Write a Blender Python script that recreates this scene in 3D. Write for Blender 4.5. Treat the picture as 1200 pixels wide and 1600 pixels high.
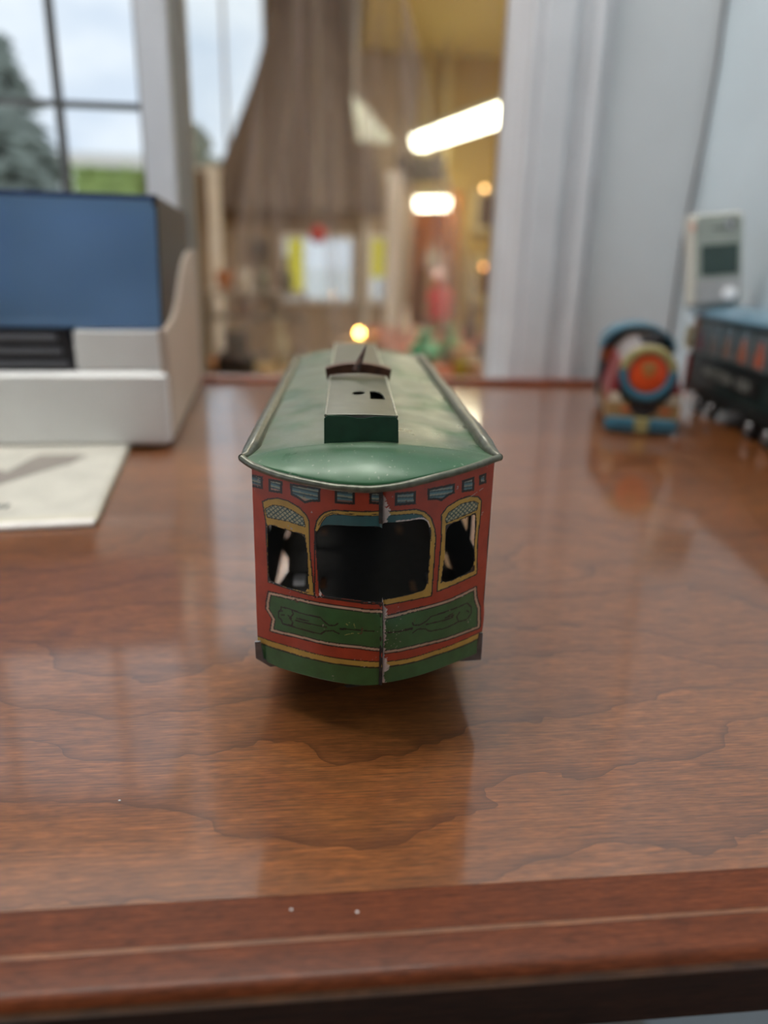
import bpy, math, random
import numpy as np
from mathutils import Vector, Matrix
for o in list(bpy.data.objects): bpy.data.objects.remove(o)
S = bpy.context.scene
R = math.radians
random.seed(7)

# ------------------------------------------------------------------ camera
H = .1225
cd = bpy.data.cameras.new('camera'); cam = bpy.data.objects.new('camera', cd); S.collection.objects.link(cam)
cd.sensor_fit = 'VERTICAL'; cd.sensor_height = 36.; cd.sensor_width = 27.
cd.lens = 1150 / 1600 * 36
cd.clip_start = .005; cd.clip_end = 300
cam.matrix_world = (Matrix.Translation((0, 0, H)) @ Matrix.Rotation(R(-6.0), 4, 'Z')
                    @ Matrix.Rotation(R(90 - 18.9), 4, 'X') @ Matrix.Rotation(R(1.5), 4, 'Z'))
cd.dof.use_dof = True; cd.dof.focus_distance = .188; cd.dof.aperture_fstop = 6.4
S.camera = cam

# ------------------------------------------------------------------ world, exposure
w = bpy.data.worlds.new('sky'); S.world = w; w.use_nodes = True
nt = w.node_tree; N = nt.nodes; L = nt.links
for n in list(N): N.remove(n)
out = N.new('ShaderNodeOutputWorld'); bg = N.new('ShaderNodeBackground'); tc = N.new('ShaderNodeTexCoord')
mp = N.new('ShaderNodeMapping'); mp.inputs['Scale'].default_value = (1, 1, 2.2)
nz = N.new('ShaderNodeTexNoise'); nz.inputs['Scale'].default_value = 4.5; nz.inputs['Detail'].default_value = 5
rp = N.new('ShaderNodeValToRGB')
rp.color_ramp.elements[0].position = .38; rp.color_ramp.elements[0].color = (.64, .73, .85, 1)
rp.color_ramp.elements[1].position = .62; rp.color_ramp.elements[1].color = (.88, .93, .98, 1)
L.new(tc.outputs['Generated'], mp.inputs['Vector']); L.new(mp.outputs['Vector'], nz.inputs['Vector'])
L.new(nz.outputs['Fac'], rp.inputs['Fac']); L.new(rp.outputs['Color'], bg.inputs['Color']); L.new(bg.outputs['Background'], out.inputs['Surface'])
bg.inputs['Strength'].default_value = .88
vs = S.view_settings
vs.view_transform = 'Standard'; vs.look = 'None'; vs.gamma = 1; vs.use_curve_mapping = False; vs.exposure = 0.5

# ------------------------------------------------------------------ materials
def srgb(r, g, b):
    f = lambda c: (c / 255 / 12.92) if c <= 10 else ((c / 255 + .055) / 1.055) ** 2.4
    return (f(r), f(g), f(b))
def mat(name, col, rough=.5, metal=0., var=.12, scale=60., coat=0., bump=0., bscale=200., emit=None, estr=0., alpha=1., spec=.5, attr=None):
    m = bpy.data.materials.new(name); m.use_nodes = True
    nt = m.node_tree; N = nt.nodes; L = nt.links; p = N['Principled BSDF']
    p.inputs['Roughness'].default_value = rough; p.inputs['Metallic'].default_value = metal
    p.inputs['Specular IOR Level'].default_value = spec
    p.inputs['Coat Weight'].default_value = coat; p.inputs['Coat Roughness'].default_value = .12
    tc = N.new('ShaderNodeTexCoord'); nz = N.new('ShaderNodeTexNoise'); nz.inputs['Scale'].default_value = scale; nz.inputs['Detail'].default_value = 4
    L.new(tc.outputs['Object'], nz.inputs['Vector'])
    mx = N.new('ShaderNodeMix'); mx.data_type = 'RGBA'; mx.blend_type = 'MULTIPLY'; mx.inputs[0].default_value = 1
    rp = N.new('ShaderNodeValToRGB'); rp.color_ramp.elements[0].position = .3; rp.color_ramp.elements[1].position = .7
    a = 1 - var; b = 1 + var * .6
    rp.color_ramp.elements[0].color = (a, a, a, 1); rp.color_ramp.elements[1].color = (b, b, b, 1)
    L.new(nz.outputs['Fac'], rp.inputs['Fac']); L.new(rp.outputs['Color'], mx.inputs[7])
    if attr:
        at = N.new('ShaderNodeAttribute'); at.attribute_name = attr; L.new(at.outputs['Color'], mx.inputs[6])
    else:
        mx.inputs[6].default_value = (*col, 1)
    L.new(mx.outputs[2], p.inputs['Base Color'])
    if bump:
        nb = N.new('ShaderNodeTexNoise'); nb.inputs['Scale'].default_value = bscale; L.new(tc.outputs['Object'], nb.inputs['Vector'])
        bp = N.new('ShaderNodeBump'); bp.inputs['Strength'].default_value = bump; bp.inputs['Distance'].default_value = .001
        L.new(nb.outputs['Fac'], bp.inputs['Height']); L.new(bp.outputs['Normal'], p.inputs['Normal'])
    if emit:
        p.inputs['Emission Color'].default_value = (*emit, 1); p.inputs['Emission Strength'].default_value = estr
    if alpha < 1: p.inputs['Alpha'].default_value = alpha
    return m
def glassmat(name, tint=(.97, .98, .98), gloss=.05, rough=.0, haze=0., hazecol=(.8, .8, .85), flat=None):
    """thin clear sheet: see-through with a faint mirror and, if wanted, some milky scatter"""
    m = bpy.data.materials.new(name); m.use_nodes = True
    nt = m.node_tree; N = nt.nodes; L = nt.links
    for n in list(N): N.remove(n)
    o = N.new('ShaderNodeOutputMaterial'); t = N.new('ShaderNodeBsdfTransparent'); t.inputs[0].default_value = (*tint, 1)
    g = N.new('ShaderNodeBsdfGlossy'); g.inputs['Roughness'].default_value = rough
    fr = N.new('ShaderNodeFresnel'); fr.inputs['IOR'].default_value = 1.0 + gloss * 9
    mx = N.new('ShaderNodeMixShader')
    if flat is None: L.new(fr.outputs[0], mx.inputs[0])
    else: mx.inputs[0].default_value = flat
    L.new(t.outputs[0], mx.inputs[1]); L.new(g.outputs[0], mx.inputs[2])
    last = mx
    if haze:
        d = N.new('ShaderNodeBsdfTranslucent'); d.inputs[0].default_value = (*hazecol, 1)
        d2 = N.new('ShaderNodeBsdfDiffuse'); d2.inputs[0].default_value = (*hazecol, 1)
        md = N.new('ShaderNodeMixShader'); L.new(d.outputs[0], md.inputs[1]); L.new(d2.outputs[0], md.inputs[2])
        tc = N.new('ShaderNodeTexCoord'); nz = N.new('ShaderNodeTexNoise'); nz.inputs['Scale'].default_value = 1 if flat else 6
        mpg = N.new('ShaderNodeMapping'); mpg.inputs['Scale'].default_value = (34, 2, 3) if flat else (1, 1, 1); mpg.inputs['Rotation'].default_value = (0, -.28 if flat else 0, 0); L.new(tc.outputs['Object'], mpg.inputs['Vector']); L.new(mpg.outputs['Vector'], nz.inputs['Vector'])
        mm = N.new('ShaderNodeMath'); mm.operation = 'MULTIPLY'; mm.inputs[1].default_value = haze * 2; src = nz.outputs['Fac']
        if flat:
            mr = N.new('ShaderNodeMapRange'); mr.inputs['From Min'].default_value = .35; mr.inputs['From Max'].default_value = .75; mr.inputs['To Min'].default_value = .2; mr.inputs['To Max'].default_value = 1.1; L.new(src, mr.inputs['Value']); src = mr.outputs[0]
        L.new(src, mm.inputs[0])
        m2 = N.new('ShaderNodeMixShader'); L.new(mm.outputs[0], m2.inputs[0]); L.new(mx.outputs[0], m2.inputs[1]); L.new(md.outputs[0], m2.inputs[2]); last = m2
    L.new(last.outputs[0], o.inputs['Surface'])
    return m
def woodmat(name, light, dark, line, rough=.3, coat=.4, figure=1., scale=1., seed=0., spec=.5):
    """cherry-like veneer, grain along X"""
    m = bpy.data.materials.new(name); m.use_nodes = True
    nt = m.node_tree; N = nt.nodes; L = nt.links; p = N['Principled BSDF']
    tc = N.new('ShaderNodeTexCoord')
    def noise(sx, sy, sz, det=4, dist=0.):
        mp = N.new('ShaderNodeMapping'); mp.inputs['Scale'].default_value = (sx * scale, sy * scale, sz * scale); mp.inputs['Location'].default_value = (seed, seed * 1.7, 0)
        L.new(tc.outputs['Object'], mp.inputs['Vector'])
        n = N.new('ShaderNodeTexNoise'); n.inputs['Scale'].default_value = 1; n.inputs['Detail'].default_value = det; n.inputs['Distortion'].default_value = dist
        L.new(mp.outputs['Vector'], n.inputs['Vector']); return n.outputs['Fac']
    def ramp(src, a, b, ca, cb):
        r = N.new('ShaderNodeValToRGB'); r.color_ramp.elements[0].position = a; r.color_ramp.elements[1].position = b
        r.color_ramp.elements[0].color = (*ca, 1); r.color_ramp.elements[1].color = (*cb, 1); L.new(src, r.inputs['Fac']); return r.outputs['Color']
    def math_(op, a, b=None, c=None):
        n = N.new('ShaderNodeMath'); n.operation = op
        for i, v in enumerate((a, b, c)):
            if v is None: continue
            if isinstance(v, (int, float)): n.inputs[i].default_value = v
            else: L.new(v, n.inputs[i])
        return n.outputs[0]
    def mix(f, a, b, mode='MIX'):
        n = N.new('ShaderNodeMix'); n.data_type = 'RGBA'; n.blend_type = mode
        if isinstance(f, float): n.inputs[0].default_value = f
        else: L.new(f, n.inputs[0])
        for i, v in ((6, a), (7, b)):
            if isinstance(v, tuple): n.inputs[i].default_value = (*v, 1)
            else: L.new(v, n.inputs[i])
        return n.outputs[2]
    broad = ramp(noise(3.5, 16, 3.5, 3, .6), .3, .72, dark, light)
    fibre = ramp(noise(70, 1500, 70, 3), .3, .7, (.58, .58, .58), (1.22, 1.22, 1.22))
    flake = ramp(noise(260, 1700, 260, 2), .30, .60, (.72, .69, .66), (1.08, 1.08, 1.07))
    mott = ramp(noise(85, 330, 85, 3, .5), .3, .7, (.80, .78, .76), (1.16, 1.16, 1.15))
    c = mix(1., broad, fibre, 'MULTIPLY'); c = mix(1., c, mott, 'MULTIPLY'); c = mix(1., c, flake, 'MULTIPLY')
    if figure:
        sx = N.new('ShaderNodeSeparateXYZ'); L.new(tc.outputs['Object'], sx.inputs[0])
        wob = noise(6.5, 10, 6.5, 1.5, .5); wob2 = noise(30, 50, 30, 3, .6)
        v = math_('ADD', math_('ADD', math_('MULTIPLY', sx.outputs['Y'], 40.), math_('MULTIPLY', wob, 5.5)), math_('MULTIPLY', wob2, .95))
        fr = math_('FRACT', v)
        tri = math_('SUBTRACT', 1., fr)                      # sharp on one side, fading on the other: growth line
        ln = math_('POWER', tri, 12.)
        ln2 = math_('MULTIPLY', ln, .62 * figure)
        shade = math_('MULTIPLY', math_('POWER', tri, 2.), .14)
        c = mix(math_('ADD', ln2, shade), c, line)
    L.new(c, p.inputs['Base Color'])
    p.inputs['Roughness'].default_value = rough; p.inputs['Coat Weight'].default_value = coat; p.inputs['Specular IOR Level'].default_value = spec; p.inputs['Coat Roughness'].default_value = .1; p.inputs['Coat IOR'].default_value = 1.7
    bp = N.new('ShaderNodeBump'); bp.inputs['Strength'].default_value = .06; bp.inputs['Distance'].default_value = .0005
    L.new(fibre, bp.inputs['Height']); L.new(bp.outputs['Normal'], p.inputs['Normal'])
    return m

# ------------------------------------------------------------------ mesh builder
COL = S.collection
class MB:
    def __init__(s, k=1.): s.v = []; s.f = []; s.k = k; s.mi = []; s.cm = 0
    def add(s, vs, fs):
        o = len(s.v); s.v += [tuple(c * s.k for c in v) for v in vs]; s.f += [tuple(i + o for i in f) for f in fs]; s.mi += [s.cm] * len(fs); return s
    def box(s, x0, x1, y0, y1, z0, z1, M=None):
        v = [(x, y, z) for z in (z0, z1) for y in (y0, y1) for x in (x0, x1)]
        if M: v = [tuple(M @ Vector(p)) for p in v]
        return s.add(v, [(0, 2, 3, 1), (4, 5, 7, 6), (0, 1, 5, 4), (2, 6, 7, 3), (0, 4, 6, 2), (1, 3, 7, 5)])
    def rbox(s, x0, x1, y0, y1, z0, z1, r=.002, n=3):
        """box with rounded vertical edges and small top/bottom chamfers"""
        pts = []
        for cx, cy, a0 in ((x1 - r, y1 - r, 0), (x0 + r, y1 - r, 90), (x0 + r, y0 + r, 180), (x1 - r, y0 + r, 270)):
            for i in range(n + 1):
                a = R(a0 + 90 * i / n); pts.append((cx, cy, math.cos(a), math.sin(a)))
        e = r * .5; rings = [(z0, r - e), (z0 + e, r), (z1 - e, r), (z1, r - e)]
        m = len(pts); v = []; f = []
        for z, q in rings: v += [(a + c * q, b + d * q, z) for a, b, c, d in pts]
        for k in range(3):
            for i in range(m): j = (i + 1) % m; f.append((k * m + i, k * m + j, (k + 1) * m + j, (k + 1) * m + i))
        f.append(tuple(range(m))[::-1]); f.append(tuple(range(3 * m, 4 * m)))
        return s.add(v, f)
    def prism(s, poly, a, b, axis='y'):
        """2-D polygon extruded along axis: y -> (x,z); x -> (y,z); z -> (x,y)"""
        P = {'y': lambda u, v, t: (u, t, v), 'x': lambda u, v, t: (t, u, v), 'z': lambda u, v, t: (u, v, t)}[axis]
        n = len(poly); v = [P(*p, a) for p in poly] + [P(*p, b) for p in poly]
        f = [tuple(range(n)), tuple(range(2 * n - 1, n - 1, -1))] + [(i, i + n, (i + 1) % n + n, (i + 1) % n) for i in range(n)]
        return s.add(v, f)
    def lathe(s, prof, c=(0, 0, 0), axis='z', seg=24, a0=0., a1=360.):
        full = abs(a1 - a0) >= 360; m = seg if full else seg + 1; v = []; f = []
        for r, h in prof:
            for i in range(m):
                a = R(a0 + (a1 - a0) * i / seg); x, y = r * math.cos(a), r * math.sin(a)
                p = {'z': (x, y, h), 'y': (x, h, y), 'x': (h, x, y)}[axis]; v.append((p[0] + c[0], p[1] + c[1], p[2] + c[2]))
        for k in range(len(prof) - 1):
            for i in range(seg):
                j = (i + 1) % m if full else i + 1; f.append((k * m + i, k * m + j, (k + 1) * m + j, (k + 1) * m + i))
        if full:
            if prof[0][0] > 1e-9: f.append(tuple(range(m))[::-1])
            if prof[-1][0] > 1e-9: f.append(tuple((len(prof) - 1) * m + i for i in range(m)))
        return s.add(v, f)
    def tube(s, pts, r, seg=10, closed=False):
        pts = [Vector(p) for p in pts]; n = len(pts); rr = r if isinstance(r, (list, tuple)) else [r] * n; v = []; f = []; up = None
        for i, p in enumerate(pts):
            t = (pts[(i + 1) % n] - pts[i - 1]) if closed else (pts[min(i + 1, n - 1)] - pts[max(i - 1, 0)])
            t.normalize()
            if up is None: up = Vector((0, 0, 1)) if abs(t.z) < .9 else Vector((1, 0, 0))
            a = t.cross(up).normalized(); b = a.cross(t).normalized(); up = b
            for k in range(seg):
                an = 2 * math.pi * k / seg; v.append(tuple(p + a * (rr[i] * math.cos(an)) + b * (rr[i] * math.sin(an))))
        for i in range(n if closed else n - 1):
            for k in range(seg):
                j = (i + 1) % n; f.append((i * seg + k, i * seg + (k + 1) % seg, j * seg + (k + 1) % seg, j * seg + k))
        if not closed: f.append(tuple(range(seg))[::-1]); f.append(tuple((n - 1) * seg + k for k in range(seg)))
        return s.add(v, f)
    def grid(s, fn, nu, nv):
        v = [fn(i / nu, j / nv) for j in range(nv + 1) for i in range(nu + 1)]
        return s.add(v, [(j * (nu + 1) + i, j * (nu + 1) + i + 1, (j + 1) * (nu + 1) + i + 1, (j + 1) * (nu + 1) + i) for j in range(nv) for i in range(nu)])
    def sphere(s, c, r, seg=16, rings=9, sq=(1, 1, 1)):
        v = [(c[0], c[1], c[2] - r * sq[2])]; f = []
        for k in range(1, rings):
            t = math.pi * k / rings
            for i in range(seg):
                a = 2 * math.pi * i / seg; v.append((c[0] + r * sq[0] * math.sin(t) * math.cos(a), c[1] + r * sq[1] * math.sin(t) * math.sin(a), c[2] - r * sq[2] * math.cos(t)))
        v.append((c[0], c[1], c[2] + r * sq[2])); e = len(v) - 1
        for i in range(seg):
            j = (i + 1) % seg; f.append((0, 1 + j, 1 + i)); f.append((e, e - seg + i, e - seg + j))
            for k in range(rings - 2): a = 1 + k * seg; f.append((a + i, a + j, a + seg + j, a + seg + i))
        return s.add(v, f)
    def build(s, name, m, parent=None, smooth=0., bevel=0., solid=0.):
        me = bpy.data.meshes.new(name); me.from_pydata(s.v, [], s.f); me.update()
        for mm in (m if isinstance(m, (list, tuple)) else [m]): me.materials.append(mm)
        if s.cm: me.polygons.foreach_set('material_index', s.mi)
        import bmesh
        b = bmesh.new(); b.from_mesh(me); bmesh.ops.recalc_face_normals(b, faces=b.faces); b.to_mesh(me); b.free()
        if smooth:
            me.polygons.foreach_set('use_smooth', [True] * len(me.polygons)); me.set_sharp_from_angle(angle=R(smooth))
        o = bpy.data.objects.new(name, me); COL.objects.link(o)
        if parent: o.parent = parent
        if solid:
            q = o.modifiers.new('s', 'SOLIDIFY'); q.thickness = solid; q.offset = 0
        if bevel:
            q = o.modifiers.new('b', 'BEVEL'); q.width = bevel; q.segments = 2; q.limit_method = 'ANGLE'; q.angle_limit = R(35)
        return o
def tag(o, label=None, cat=None, group=None, kind=None):
    for k, v in (('label', label), ('category', cat), ('group', group), ('kind', kind)):
        if v: o[k] = v
    return o
def thing(name, label, cat, loc=(0, 0, 0), rz=0., group=None, rot=None):
    o = bpy.data.objects.new(name, None); COL.objects.link(o); o.location = loc; o.rotation_euler = rot if rot else (0, 0, R(rz)); o.empty_display_size = .02
    return tag(o, label, cat, group)
def struct(name, mb, m, parent=None, **k):
    o = mb.build(name, m, parent, **k)
    if not parent: o['kind'] = 'structure'
    return o
def copy_part(o, parent, loc=None):
    c = o.copy(); COL.objects.link(c); c.parent = parent
    if loc: c.location = loc
    return c

# ------------------------------------------------------------------ shared materials
M = {}
M['wall'] = mat('painted_plaster', srgb(214, 219, 222), .55, var=.05, scale=8, bump=.1, bscale=300)
M['wall2'] = mat('painted_plaster_skylit', srgb(202, 214, 220), .6, var=.05, scale=10, bump=.1, bscale=300)  # bluish light on the right wall put into its colour
M['trimw'] = mat('white_gloss_paint', srgb(222, 224, 228), .35, var=.05, scale=20, coat=.2)
def C(name, r, g, b, rough=.5, **k):
    key = 'c_' + name
    if key not in M: M[key] = mat(name, srgb(r, g, b), rough, **k)
    return M[key]
M['glass'] = glassmat('window_glass')
M['veneer'] = woodmat('cherry_veneer', (.268, .092, .0225), (.168, .053, .0122), (.060, .017, .005), rough=.36, coat=1., spec=.45)
M['band'] = woodmat('cherry_edge_wood', (.145, .036, .0105), (.095, .022, .006), (.05, .012, .004), rough=.45, coat=.05, spec=.2, figure=.35, scale=1.3, seed=3)
M['bandlight'] = woodmat('pale_sapwood_and_highlight', (.22, .078, .024), (.15, .050, .015), (.12, .036, .011), rough=.42, coat=.2, figure=0., seed=6)
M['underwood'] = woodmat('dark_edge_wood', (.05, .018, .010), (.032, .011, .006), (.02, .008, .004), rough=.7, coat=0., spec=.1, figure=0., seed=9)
M['rail'] = woodmat('red_rail_wood', (.34, .070, .022), (.24, .045, .014), (.14, .028, .01), rough=.4, coat=.2, figure=0., seed=5)
M['floor'] = mat('pale_carpet', srgb(196, 190, 180), .9, var=.15, scale=400, bump=.4, bscale=900)
M['black'] = mat('matt_black', (.012, .012, .012), .6)
M['dark'] = mat('dark_bare_tin', (.022, .020, .018), .6, var=.3, scale=300)
M['steel'] = mat('dull_steel', (.20, .20, .21), .42, metal=.7, var=.25, scale=300)
M['white'] = mat('white_paint', (.75, .75, .74), .5)
M['chrome'] = mat('bright_metal', (.6, .6, .62), .2, metal=1.)

# ================================================================== THE ROOM
Y0 = .79
b = MB()
b.box(-2.6, .52, Y0, .90, -.75, -.03)                # below the desk
b.box(-2.6, .52, Y0, .90, .62, 1.65)                  # above the openings
b.box(-2.6, -.95, Y0, .90, -.012, .62)                # far left
b.box(.292, .52, Y0 + .004, .90, -.012, .62)          # right of the casing
struct('wall_back', b, M['wall'])
struct('wall_right', MB().box(.402, .52, -1.7, Y0 + .004, -.75, 1.65), M['wall2'])
struct('wall_front_added', MB().box(-2.6, .52, -1.7, -1.6, -.75, 1.65), C('light_cutting_brown', 92, 74, 60, .6))  # unseen wall added to cut light from behind, dark to limit bounce
struct('floor', MB().box(-2.6, .52, -2.4, .90, -.80, -.75), M['floor'])
struct('ceiling', MB().box(-2.6, .52, -2.4, .90, 1.65, 1.75), M['wall'])
# post between the two windows
b = MB(); b.box(-.154, -.127, Y0 - .004, .845, -.012, .62); 
struct('trim_1', b, M['trimw'], bevel=.0015)
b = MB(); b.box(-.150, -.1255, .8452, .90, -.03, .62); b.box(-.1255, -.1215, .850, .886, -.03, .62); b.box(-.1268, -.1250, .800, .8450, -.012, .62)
struct('trim_4', b, C('shaded_reveal_grey', 150, 147, 142, .6))  # shade on the post's side face put into the grey
# fluted casing on the right of the opening
prof = [(.2035, .868), (.2035, .835), (.207, .832), (.207, .812), (.2105, .808), (.2105, .786), (.2135, .7795), (.2175, .7795), (.219, .7815), (.2215, .7815), (.223, .776), (.249, .776), (.2525, .7785), (.2535, .7835),
        (.259, .785), (.262, .782), (.2655, .782), (.268, .785), (.272, .785), (.2745, .781), (.279, .7805), (.282, .783), (.2845, .789), (.2885, .790), (.2905, .7875), (.2925, .7885), (.2945, .795), (.2945, .868)]
struct('trim_2', MB().prism(prof, -.012, .62, 'z'), M['trimw'], smooth=25)
# opening: sill and clear pane
struct('window_2', MB().box(-.1235, .206, .845, .875, -.03, -.008), M['trimw'])
w2 = bpy.data.objects['window_2']
MB().box(-.1225, .2045, .8575, .8605, -.008, .62).build('pane', M['glass'], w2)
# exterior window on the left with thin dark muntins
b = MB(); b.box(-.95, -.154, .84, .875, -.012, .012); b.box(-.95, -.93, .84, .875, .012, .62); b.box(-.162, -.154, .842, .872, .012, .62); b.box(-.93, -.162, .84, .875, .60, .62)
win1 = struct('window_1', b, M['trimw'])
mun = C('weathered_bar', 96, 98, 98, .6)
for x in (-.2475, -.392, -.546, -.70, -.85): MB().box(x - .0034, x + .0034, .851, .861, .012, .60).build('muntin', mun, win1)
for z in (.262, .44): MB().box(-.93, -.162, .8525, .8595, z - .003, z + .003).build('muntin', mun, win1)
xs = [-.93, -.85, -.70, -.546, -.392, -.2475, -.162]; zs = [.012, .262, .44, .60]
for i in range(6):
    for j in range(3): MB().box(xs[i] + .0036, xs[i + 1] - .0036, .8545, .8565, zs[j] + .0034, zs[j + 1] - .0034).build('pane', M['glass'], win1)

# ceiling lamp added out of view to brighten the desk and walls
def added_lamp(lab, x, y):
    t = thing('added_ceiling_light', lab, 'ceiling light', (x, y, 1.56), 0)
    MB().box(-.62, .62, -.12, .12, .04, .09).build('housing', M['trimw'], t)
    MB().prism([(-.11, .039), (-.09, .0), (.09, .0), (.11, .039)], -.6, .6, 'x').build('diffuser', mat('added_white_diffuser', (.9, .9, .88), .5, emit=(1., .96, .90), estr=19.), t)
added_lamp('added white ceiling lamp over the desk, out of view', -.35, .42)
# desk ------------------------------------------------------------------
DX0, DX1 = -.80, .400
desk = thing('desk', 'glossy cherry-brown wooden desk top with solid wood front edge', 'desk', (0, .45, -.75))
def dz(o): o.location = (0, -.45, .75); return o
dz(MB().box(DX0, DX1, .1172, .768, -.022, 0).build('veneer_panel', M['veneer'], desk))
dz(MB().box(DX0, DX1, .1074, .1171, -.022, 0).build('edge_strip', M['band'], desk))
dz(MB().box(DX0, DX1, .1062, .1073, -.022, -.00002).build('inlay_line', M['bandlight'], desk))
dz(MB().prism([(.1061, 0), (.1000, 0), (.0988, -.0003), (.0979, -.0010), (.0974, -.0019), (.1061, -.0019)], DX0, DX1, 'x').build('front_edge', M['band'], desk, smooth=40))
dz(MB().prism([(.1061, -.00195), (.0974, -.00195), (.0971, -.0030), (.0975, -.0043), (.0982, -.0050), (.1061, -.0050)], DX0, DX1, 'x').build('rounded_lip', M['bandlight'], desk, smooth=40))  # golden highlight of the lip put in as paler wood
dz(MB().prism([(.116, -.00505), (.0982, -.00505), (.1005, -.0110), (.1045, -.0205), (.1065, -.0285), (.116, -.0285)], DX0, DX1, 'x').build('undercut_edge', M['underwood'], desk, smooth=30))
dz(MB().rbox(DX0, DX1, .7685, .7795, -.022, .0055, .002).build('back_rail', M['rail'], desk, smooth=40))
for x in (-.76, .36):
    for y in (.17, .72): dz(MB().rbox(x - .028, x + .028, y - .028, y + .028, -.75, -.0225, .006).build('leg', M['underwood'], desk))
dz(MB().box(-.76, .36, .71, .73, -.12, -.0225).build('apron', M['underwood'], desk))
# cable down the corner
pts = [(.3975, .7905, .62), (.3972, .790, .48), (.3985, .789, .36), (.3995, .7885, .31), (.3975, .789, .25), (.3945, .7905, .20), (.3925, .7915, .15), (.3935, .7925, .06), (.394, .7925, .004)]
tag(MB().tube(pts, .0014, 8).build('cable', C('grey_cable', 96, 98, 102), smooth=60), 'thin grey cable running down the white corner behind the phone', 'cable')

# ================================================================== TIN TROLLEY
TR = thing('toy_trolley', 'red and green lithographed tin toy trolley car with a grey-green roof', 'toy trolley', (.0160, .171, 0), -2.8)
LEN = 236.
def yf(x): return 15 * (abs(x) / 32) ** 1.7
SEAM = [(14, 2.5), (15.3, 2.5), (28, 2.45), (39.2, 2.1), (63.6, 1.45), (75, 1.3)]
def seam(z): return np.interp(z, [p[0] for p in SEAM], [p[1] for p in SEAM])
BOT = [(-32, 14.6), (-25.9, 14.0), (-17, 14.4), (-8.8, 14.55), (-3.5, 14.5), (2, 14.9), (13.3, 15.5), (23.7, 16.1), (32, 16.1)]
RIMZ = [(-36, 73.9), (-34.5, 73.4), (-33, 72.6), (-31, 71.9), (-25, 71.0), (-19, 70.6), (-10, 70.2), (-2, 70.3), (5, 71.0), (15, 72.5), (21, 73.2), (27, 74.0), (31, 74.6), (36, 74.9)]
def rimz(x): return np.interp(x, [p[0] for p in RIMZ], [p[1] for p in RIMZ])
# printed artwork, measured on the tin: (across, height) in millimetres
LW_out = [(-28.09, 39.5), (-28.22, 56.27), (-29.03, 61.87), (-27.44, 62.96), (-25.14, 63.73), (-22.21, 63.63), (-19.4, 62.49), (-17.54, 60.79), (-16.93, 59.52), (-16.78, 51.87), (-16.0, 43.06), (-15.69, 39.1)]
LW_lat = [(-28.42, 60.08), (-26.29, 61.67), (-23.67, 61.93), (-20.89, 61.32), (-18.38, 60.11), (-17.78, 57.85), (-22.3, 58.4), (-27.94, 58.08)]
LW_hole = [(-27.99, 56.19), (-23.79, 55.93), (-17.96, 55.5), (-17.3, 50.34), (-16.97, 39.72), (-22.65, 39.32), (-28.09, 39.74), (-28.14, 49.04)]
CW_outL = [(-15.18, 38.85), (-15.08, 57.5), (-14.57, 59.78), (-13.92, 60.92), (-12.78, 62.17), (-11.49, 62.82), (-9.88, 63.28), (3.2, 63.88), (3.2, 39.0), (-13.99, 39.11)]
CW_outR = [(1.0, 63.49), (10.08, 63.52), (12.3, 62.57), (14.08, 60.77), (15.15, 57.71), (15.56, 55.31), (15.43, 46.4), (15.22, 38.91), (1.0, 38.27)]
CW_holeL = [(-14.92, 56.61), (-13.92, 58.34), (-12.62, 59.16), (-9.07, 59.58), (3.2, 60.26), (3.2, 39.27), (0.75, 39.43), (-6.49, 39.59), (-13.99, 39.3), (-14.62, 49.47), (-14.98, 54.34)]
CW_holeR = [(1.0, 60.78), (5.92, 60.7), (10.69, 60.95), (12.21, 60.7), (13.27, 59.86), (13.84, 58.56), (14.36, 54.99), (14.06, 40.88), (9.3, 40.22), (1.0, 39.56)]
RW_out = [(17.06, 39.88), (17.23, 46.02), (17.49, 54.95), (17.19, 61.14), (18.68, 62.96), (21.83, 64.34), (24.58, 64.67), (27.24, 63.97), (28.3, 62.75), (28.3, 58.5), (28.11, 52.47), (28.49, 41.67)]
RW_lat = [(18.27, 59.78), (19.07, 61.38), (22.59, 63.1), (26.02, 63.09), (27.36, 62.31), (27.16, 60.57), (22.81, 59.76), (18.55, 58.85)]
RW_hole = [(18.51, 57.98), (26.85, 59.61), (27.22, 57.27), (27.69, 42.93), (17.89, 41.45), (18.58, 48.81)]
PL = [(-28.18, 36.33), (-19.16, 37.12), (-8.96, 37.13), (4, 37.06), (4, 25.06), (-3.83, 25.66), (-14.04, 25.56), (-22.91, 25.08), (-27.93, 24.83), (-27.27, 28.62), (-28.99, 31.11), (-28.84, 33.11)]
PR = [(0.5, 34.7), (9.47, 35.58), (20.2, 36.35), (28.69, 37.56), (29.16, 34.08), (30.24, 30.72), (30.28, 27.51), (30.52, 24.38), (20.9, 24.32), (11.66, 24.34), (0.5, 24.05)]
YT = [(-33, 21.2), (-30.33, 21.36), (-18.99, 21.65), (-7.0, 21.89), (2.68, 21.72)]; YB = [(-33, 19.6), (-30.39, 19.72), (-19.01, 20.07), (-6.99, 20.44), (2.71, 20.26)]
YTR = [(1, 21.2), (11.78, 21.39), (20.65, 21.93), (33, 22.7)]; YBR = [(1, 19.95), (11.83, 20.2), (20.73, 20.6), (33, 21.0)]
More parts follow.
